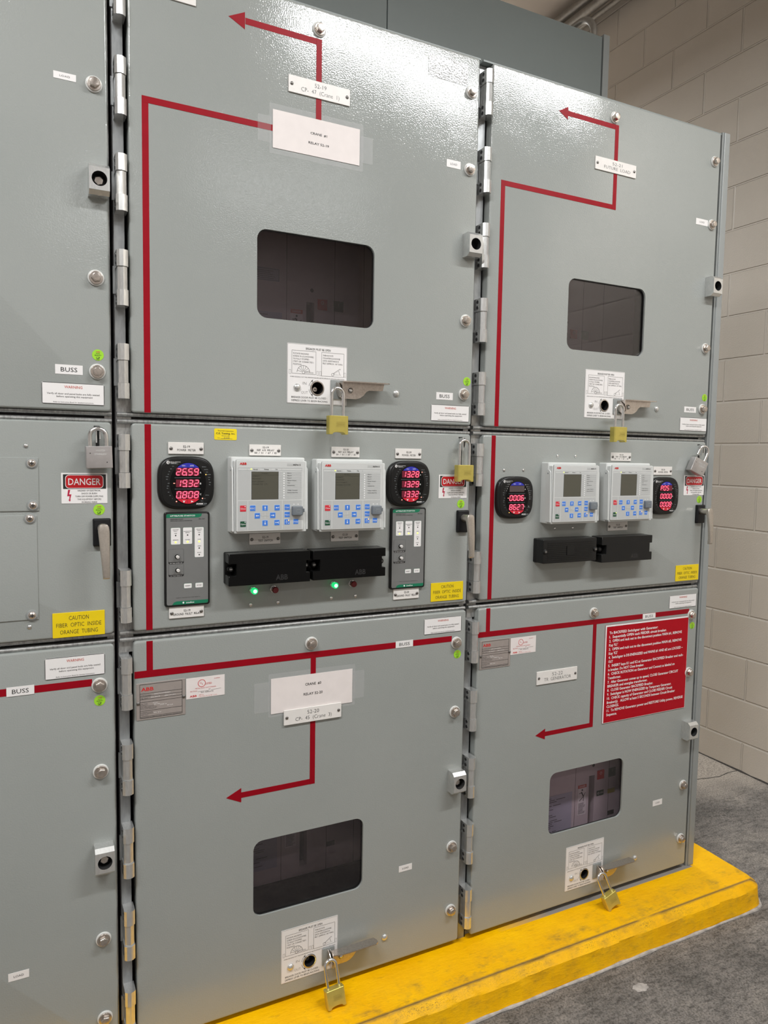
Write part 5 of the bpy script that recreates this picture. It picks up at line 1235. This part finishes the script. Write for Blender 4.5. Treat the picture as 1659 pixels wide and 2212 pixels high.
# ---------------------------------------------------------------- black test switch covers
def make_cover(TL, BR, label, kind, gl):
    cx, cz, w, h = rect(TL, BR, .045); mat = 'gloss_black' if gl else 'satin_black'
    r = root('test_switch', (cx, 0, cz), label, 'test switch', None)
    b_ = B(); b_.plate(RR(0, 0, w + .001, h + .001, .004), 0, .013, mat, bev=.001); b_.obj('base', r)
    W2, H2 = w / 2, h / 2
    if kind == 'notch':
        n, k = .0185, .0150
        pts = [(-W2, -H2), (W2, -H2), (W2, -k * .9), (W2 - n * .55, -k * .9), (W2 - n * .55, k), (W2, k), (W2, H2), (-W2, H2), (-W2, k), (-W2 + n, k), (-W2 + n, -k * .9), (-W2, -k * .9)]
        b_ = B(); b_.plate(PG(pts), .0125, .045, mat); o = b_.obj('cover', r)
        b_ = B(); b_.text('ABB', W2 * .28, -H2 * .60, .0125, 'emboss_black', .0453, .030, .03); b_.obj('lettering', r)
        sp = ((-W2 + .0095, .0), (W2 - .0052, .0)); so = .017
    else:
        b_ = B(); b_.plate(RR(0, 0, w, h, .004), .0125, .0435, mat, bev=.002); o = b_.obj('cover', r)
        b_ = B()
        for i in range(10):
            z = (4.5 - i) * h * .078; x1 = W2 * .84
            if 2 <= i <= 7: b_.box(-x1, -.015, z - .0009, z + .0009, .0433, .0448, 'satin_black'); b_.box(.015, x1, z - .0009, z + .0009, .0433, .0448, 'satin_black')
            else: b_.box(-x1, x1, z - .0009, z + .0009, .0433, .0448, 'satin_black')
        b_.box(-.014, .014, -.0135, .0135, .0433, .0455, 'satin_black'); b_.obj('ribs', r); sp = ((-W2 + .008, 0), (W2 - .006, 0)); so = .0425
    if kind == 'notch':
        md = o.modifiers.new('bevel', 'BEVEL'); md.width = .0016; md.segments = 3; md.limit_method = 'ANGLE'; md.angle_limit = math.radians(40)
    for x, z in sp:
        b_ = B(); b_.plate(CI(x, z, .0074, 24), so - .006, so + (.012 if kind == 'notch' else .0035), mat, bev=.001); o1 = so + (.012 if kind == 'notch' else .0035)
        b_.plate(CI(x, z, .0046, 20), o1, o1 + .0012, 'dark_metal', bev=.0006); b_.box(x - .003, x + .003, z - .0006, z + .0006, o1 + .001, o1 + .0014, 'bright_steel'); b_.obj('screw', r)
plain('emboss_black', (0.02, 0.02, 0.021), 0.25, var=0)
make_cover((494, 1198), (670, 1255.7), 'glossy black test switch cover under the leftmost relay', 'notch', True)
make_cover((676.4, 1190.6), (832.6, 1243.8), 'glossy black test switch cover under the second relay', 'notch', True)
make_cover((1174.6, 1166.3), (1288.5, 1211), 'ribbed black test switch cover under the third relay', 'rib', False)
make_cover((1301, 1161), (1407.5, 1208.5), 'plain matt black test switch cover under the rightmost relay', 'notch', False)

# ---------------------------------------------------------------- indicator lamps
def make_lamp(px, py, green, label):
    p = at(px, py, 1, -.020); r = root('indicator_lamp', (p.x, 0, p.z), label, 'indicator lamp', None)
    b_ = B(); b_.plate(CI(0, 0, .0092, 6), 0, .0035, 'bright_steel', bev=.0006); b_.plate(CI(0, 0, .0072), .0035, .007, 'bright_steel'); b_.obj('collar', r)
    b_ = B(); m_ = 'lamp_green' if green else 'red_lens'
    b_.tube([(0, -.006, 0), (0, -.010, 0), (0, -.018, 0), (0, -.021, 0)], [.0064, .0074, .0080, .0066], m_, n=24); b_.obj('lens', r)
    if green: b_ = B(); b_.plate(CI(0, 0, .0046, 20), .0209, .0216, 'lamp_green_core'); b_.obj('glow_spot', r)
make_lamp(551, 1277.5, True, 'lit green indicator lamp under the leftmost test switch cover')
make_lamp(595.8, 1275, False, 'dark red indicator lamp under the leftmost test switch cover')
make_lamp(725.6, 1265.2, True, 'lit green indicator lamp under the second test switch cover')
make_lamp(765.5, 1262.3, False, 'dark red indicator lamp under the second test switch cover')

# ---------------------------------------------------------------- padlocks
def brass_meshes():
    W2, H, T2, r = .0255, .0450, .0115, .0045
    nx = 22; ring = [(-W2 + r + (2 * W2 - 2 * r) * i / nx, T2) for i in range(nx + 1)]
    ring += [(W2 - r + r * math.sin(math.pi / 2 * k / 5), T2 - r + r * math.cos(math.pi / 2 * k / 5)) for k in range(1, 6)]
    ring = ring + [(x, -o_) for x, o_ in reversed(ring)]
    left = [(-x, o_) for x, o_ in reversed([(W2 - r + r * math.sin(math.pi / 2 * k / 5), T2 - r + r * math.cos(math.pi / 2 * k / 5)) for k in range(1, 6)])]
    ring = ring + [(-x, -o_) for x, o_ in [(W2 - r + r * math.sin(math.pi / 2 * k / 5), T2 - r + r * math.cos(math.pi / 2 * k / 5)) for k in range(1, 6)]] + left
    def nz_(x):
        t = (x + .0005) / .0165
        return -H + (.0058 * math.sqrt(max(0, 1 - t * t)) ** .7 if abs(t) < 1 else 0)
    n_ = len(ring); vs_ = [(x * .975, -o_ * .95, 0.0) for x, o_ in ring] + [(x, -o_, -.0008) for x, o_ in ring] + [(x, -o_, nz_(x) + .0006) for x, o_ in ring] + [(x * .98, -o_ * .95, nz_(x)) for x, o_ in ring]
    fs_ = [(k * n_ + (i + 1) % n_, k * n_ + i, (k + 1) * n_ + i, (k + 1) * n_ + (i + 1) % n_) for k in range(3) for i in range(n_)]
    fs_.append(tuple(range(n_)))
    m0 = 3 * n_
    for i in range(nx): fs_.append((m0 + i, m0 + i + 1, m0 + 2 * nx + 10 - i, m0 + 2 * nx + 11 - i))
    fs_.append(tuple(m0 + i for i in range(nx, nx + 12))); fs_.append(tuple(m0 + i % n_ for i in range(2 * nx + 11, n_ + 1)))
    b_ = B(); b_.add(vs_, fs_, 'brass')
    l = B(); oo = T2 + .0002
    for z in (-.0155, -.0185, -.0240, -.0265): l.line(-.008, z, .016, z, .0006, oo, 'brass_mark')
    l.text('COMMANDER', .004, -.0213, .0030, 'brass_mark', oo, .020)
    return b_.mesh('body'), l.mesh('stamped_mark')
def shackle_mesh(hw, rise, r, mat, open_=False):
    p = [(-hw, 0, (-.001 if not open_ else .012))] + [(-hw, 0, rise - hw - .004)]
    for i in range(1, 12): a = math.pi - math.pi * i / 12; p.append((hw * math.cos(a), 0, rise - hw + hw * math.sin(a)))
    p += [(hw, 0, rise - hw - .004), (hw, 0, -.001)]
    b_ = B(); b_.tube(p, r, mat, n=16); return b_.mesh('shackle')
BB, BM = brass_meshes(); BS = shackle_mesh(.0155, .067, .0040, 'bright_steel')
def brass_lock(px, py, o_, tilt, label, lean=0):
    p = at(px, py, 1, -o_); r = root('brass_padlock', p, label, 'padlock', None)
    r.rotation_euler = (math.radians(lean), -math.radians(tilt), 0)
    for n_, me in (('body', BB), ('stamped_mark', BM), ('shackle', BS)): q = put(n_, me, r, (0, 0, -.067)); 
brass_lock(729.5, 838.5, .042, 0, 'brass padlock on the lever of the upper middle door')
brass_lock(1338.5, 874, .042, 0, 'brass padlock on the lever of the upper right door')
brass_lock(1004, 951, .022, 0, 'brass padlock hanging in front of the middle DANGER sign')
brass_lock(712.5, 2074, .042, 4, 'brass padlock above the yellow pad on the lower middle door', -14)
brass_lock(1297, 1888, .042, 19, 'tilted brass padlock above the yellow pad on the lower right door', -12)
def silver_lock(px, py, o_, tilt, label, texts, open_=False, yaw=0):
    p = at(px, py, 1, -o_); r = root('steel_padlock', p, label, 'padlock', None); r.rotation_euler = (0, -math.radians(tilt), math.radians(yaw))
    dz = -.036 - (.010 if open_ else 0)
    b_ = B(); b_.plate(RR(0, -.0235, .0525, .047, .0015), -.0125, .0125, 'silver_body', bev=.0012)
    b_.plate(CI(-.018, -.015, .0012, 10), .0125, .0127, 'dark_hole'); b_.plate(CI(.015, -.0345, .0012, 10), .0125, .0127, 'dark_hole'); b_.obj('body', r, (0, 0, dz))
    l = B()
    for s_, x, z, h_, w_ in texts: l.text(s_, x, z, h_, 'washer_white', .0129, w_, .01)
    l.obj('stamped_mark', r, (0, 0, dz)); put('shackle', shackle_mesh(.0165, .037 + (.010 if open_ else 0), .0047, 'bright_steel', open_), r, (0, 0, dz))
silver_lock(211, 927, .022, 1.5, 'closed square steel padlock above the leftmost DANGER sign', (('MASTER', .003, -.0095, .0040, .018), ('STAINLESS', .002, -.0170, .0036, .024)))
silver_lock(1524, 966, .030, -24, 'steel padlock hanging tilted with its shackle open beside the block wall', (('AMERICAN', .004, -.0120, .0050, .030), ('LOCK', .007, -.0200, .0060, .022)), open_=True, yaw=-12)
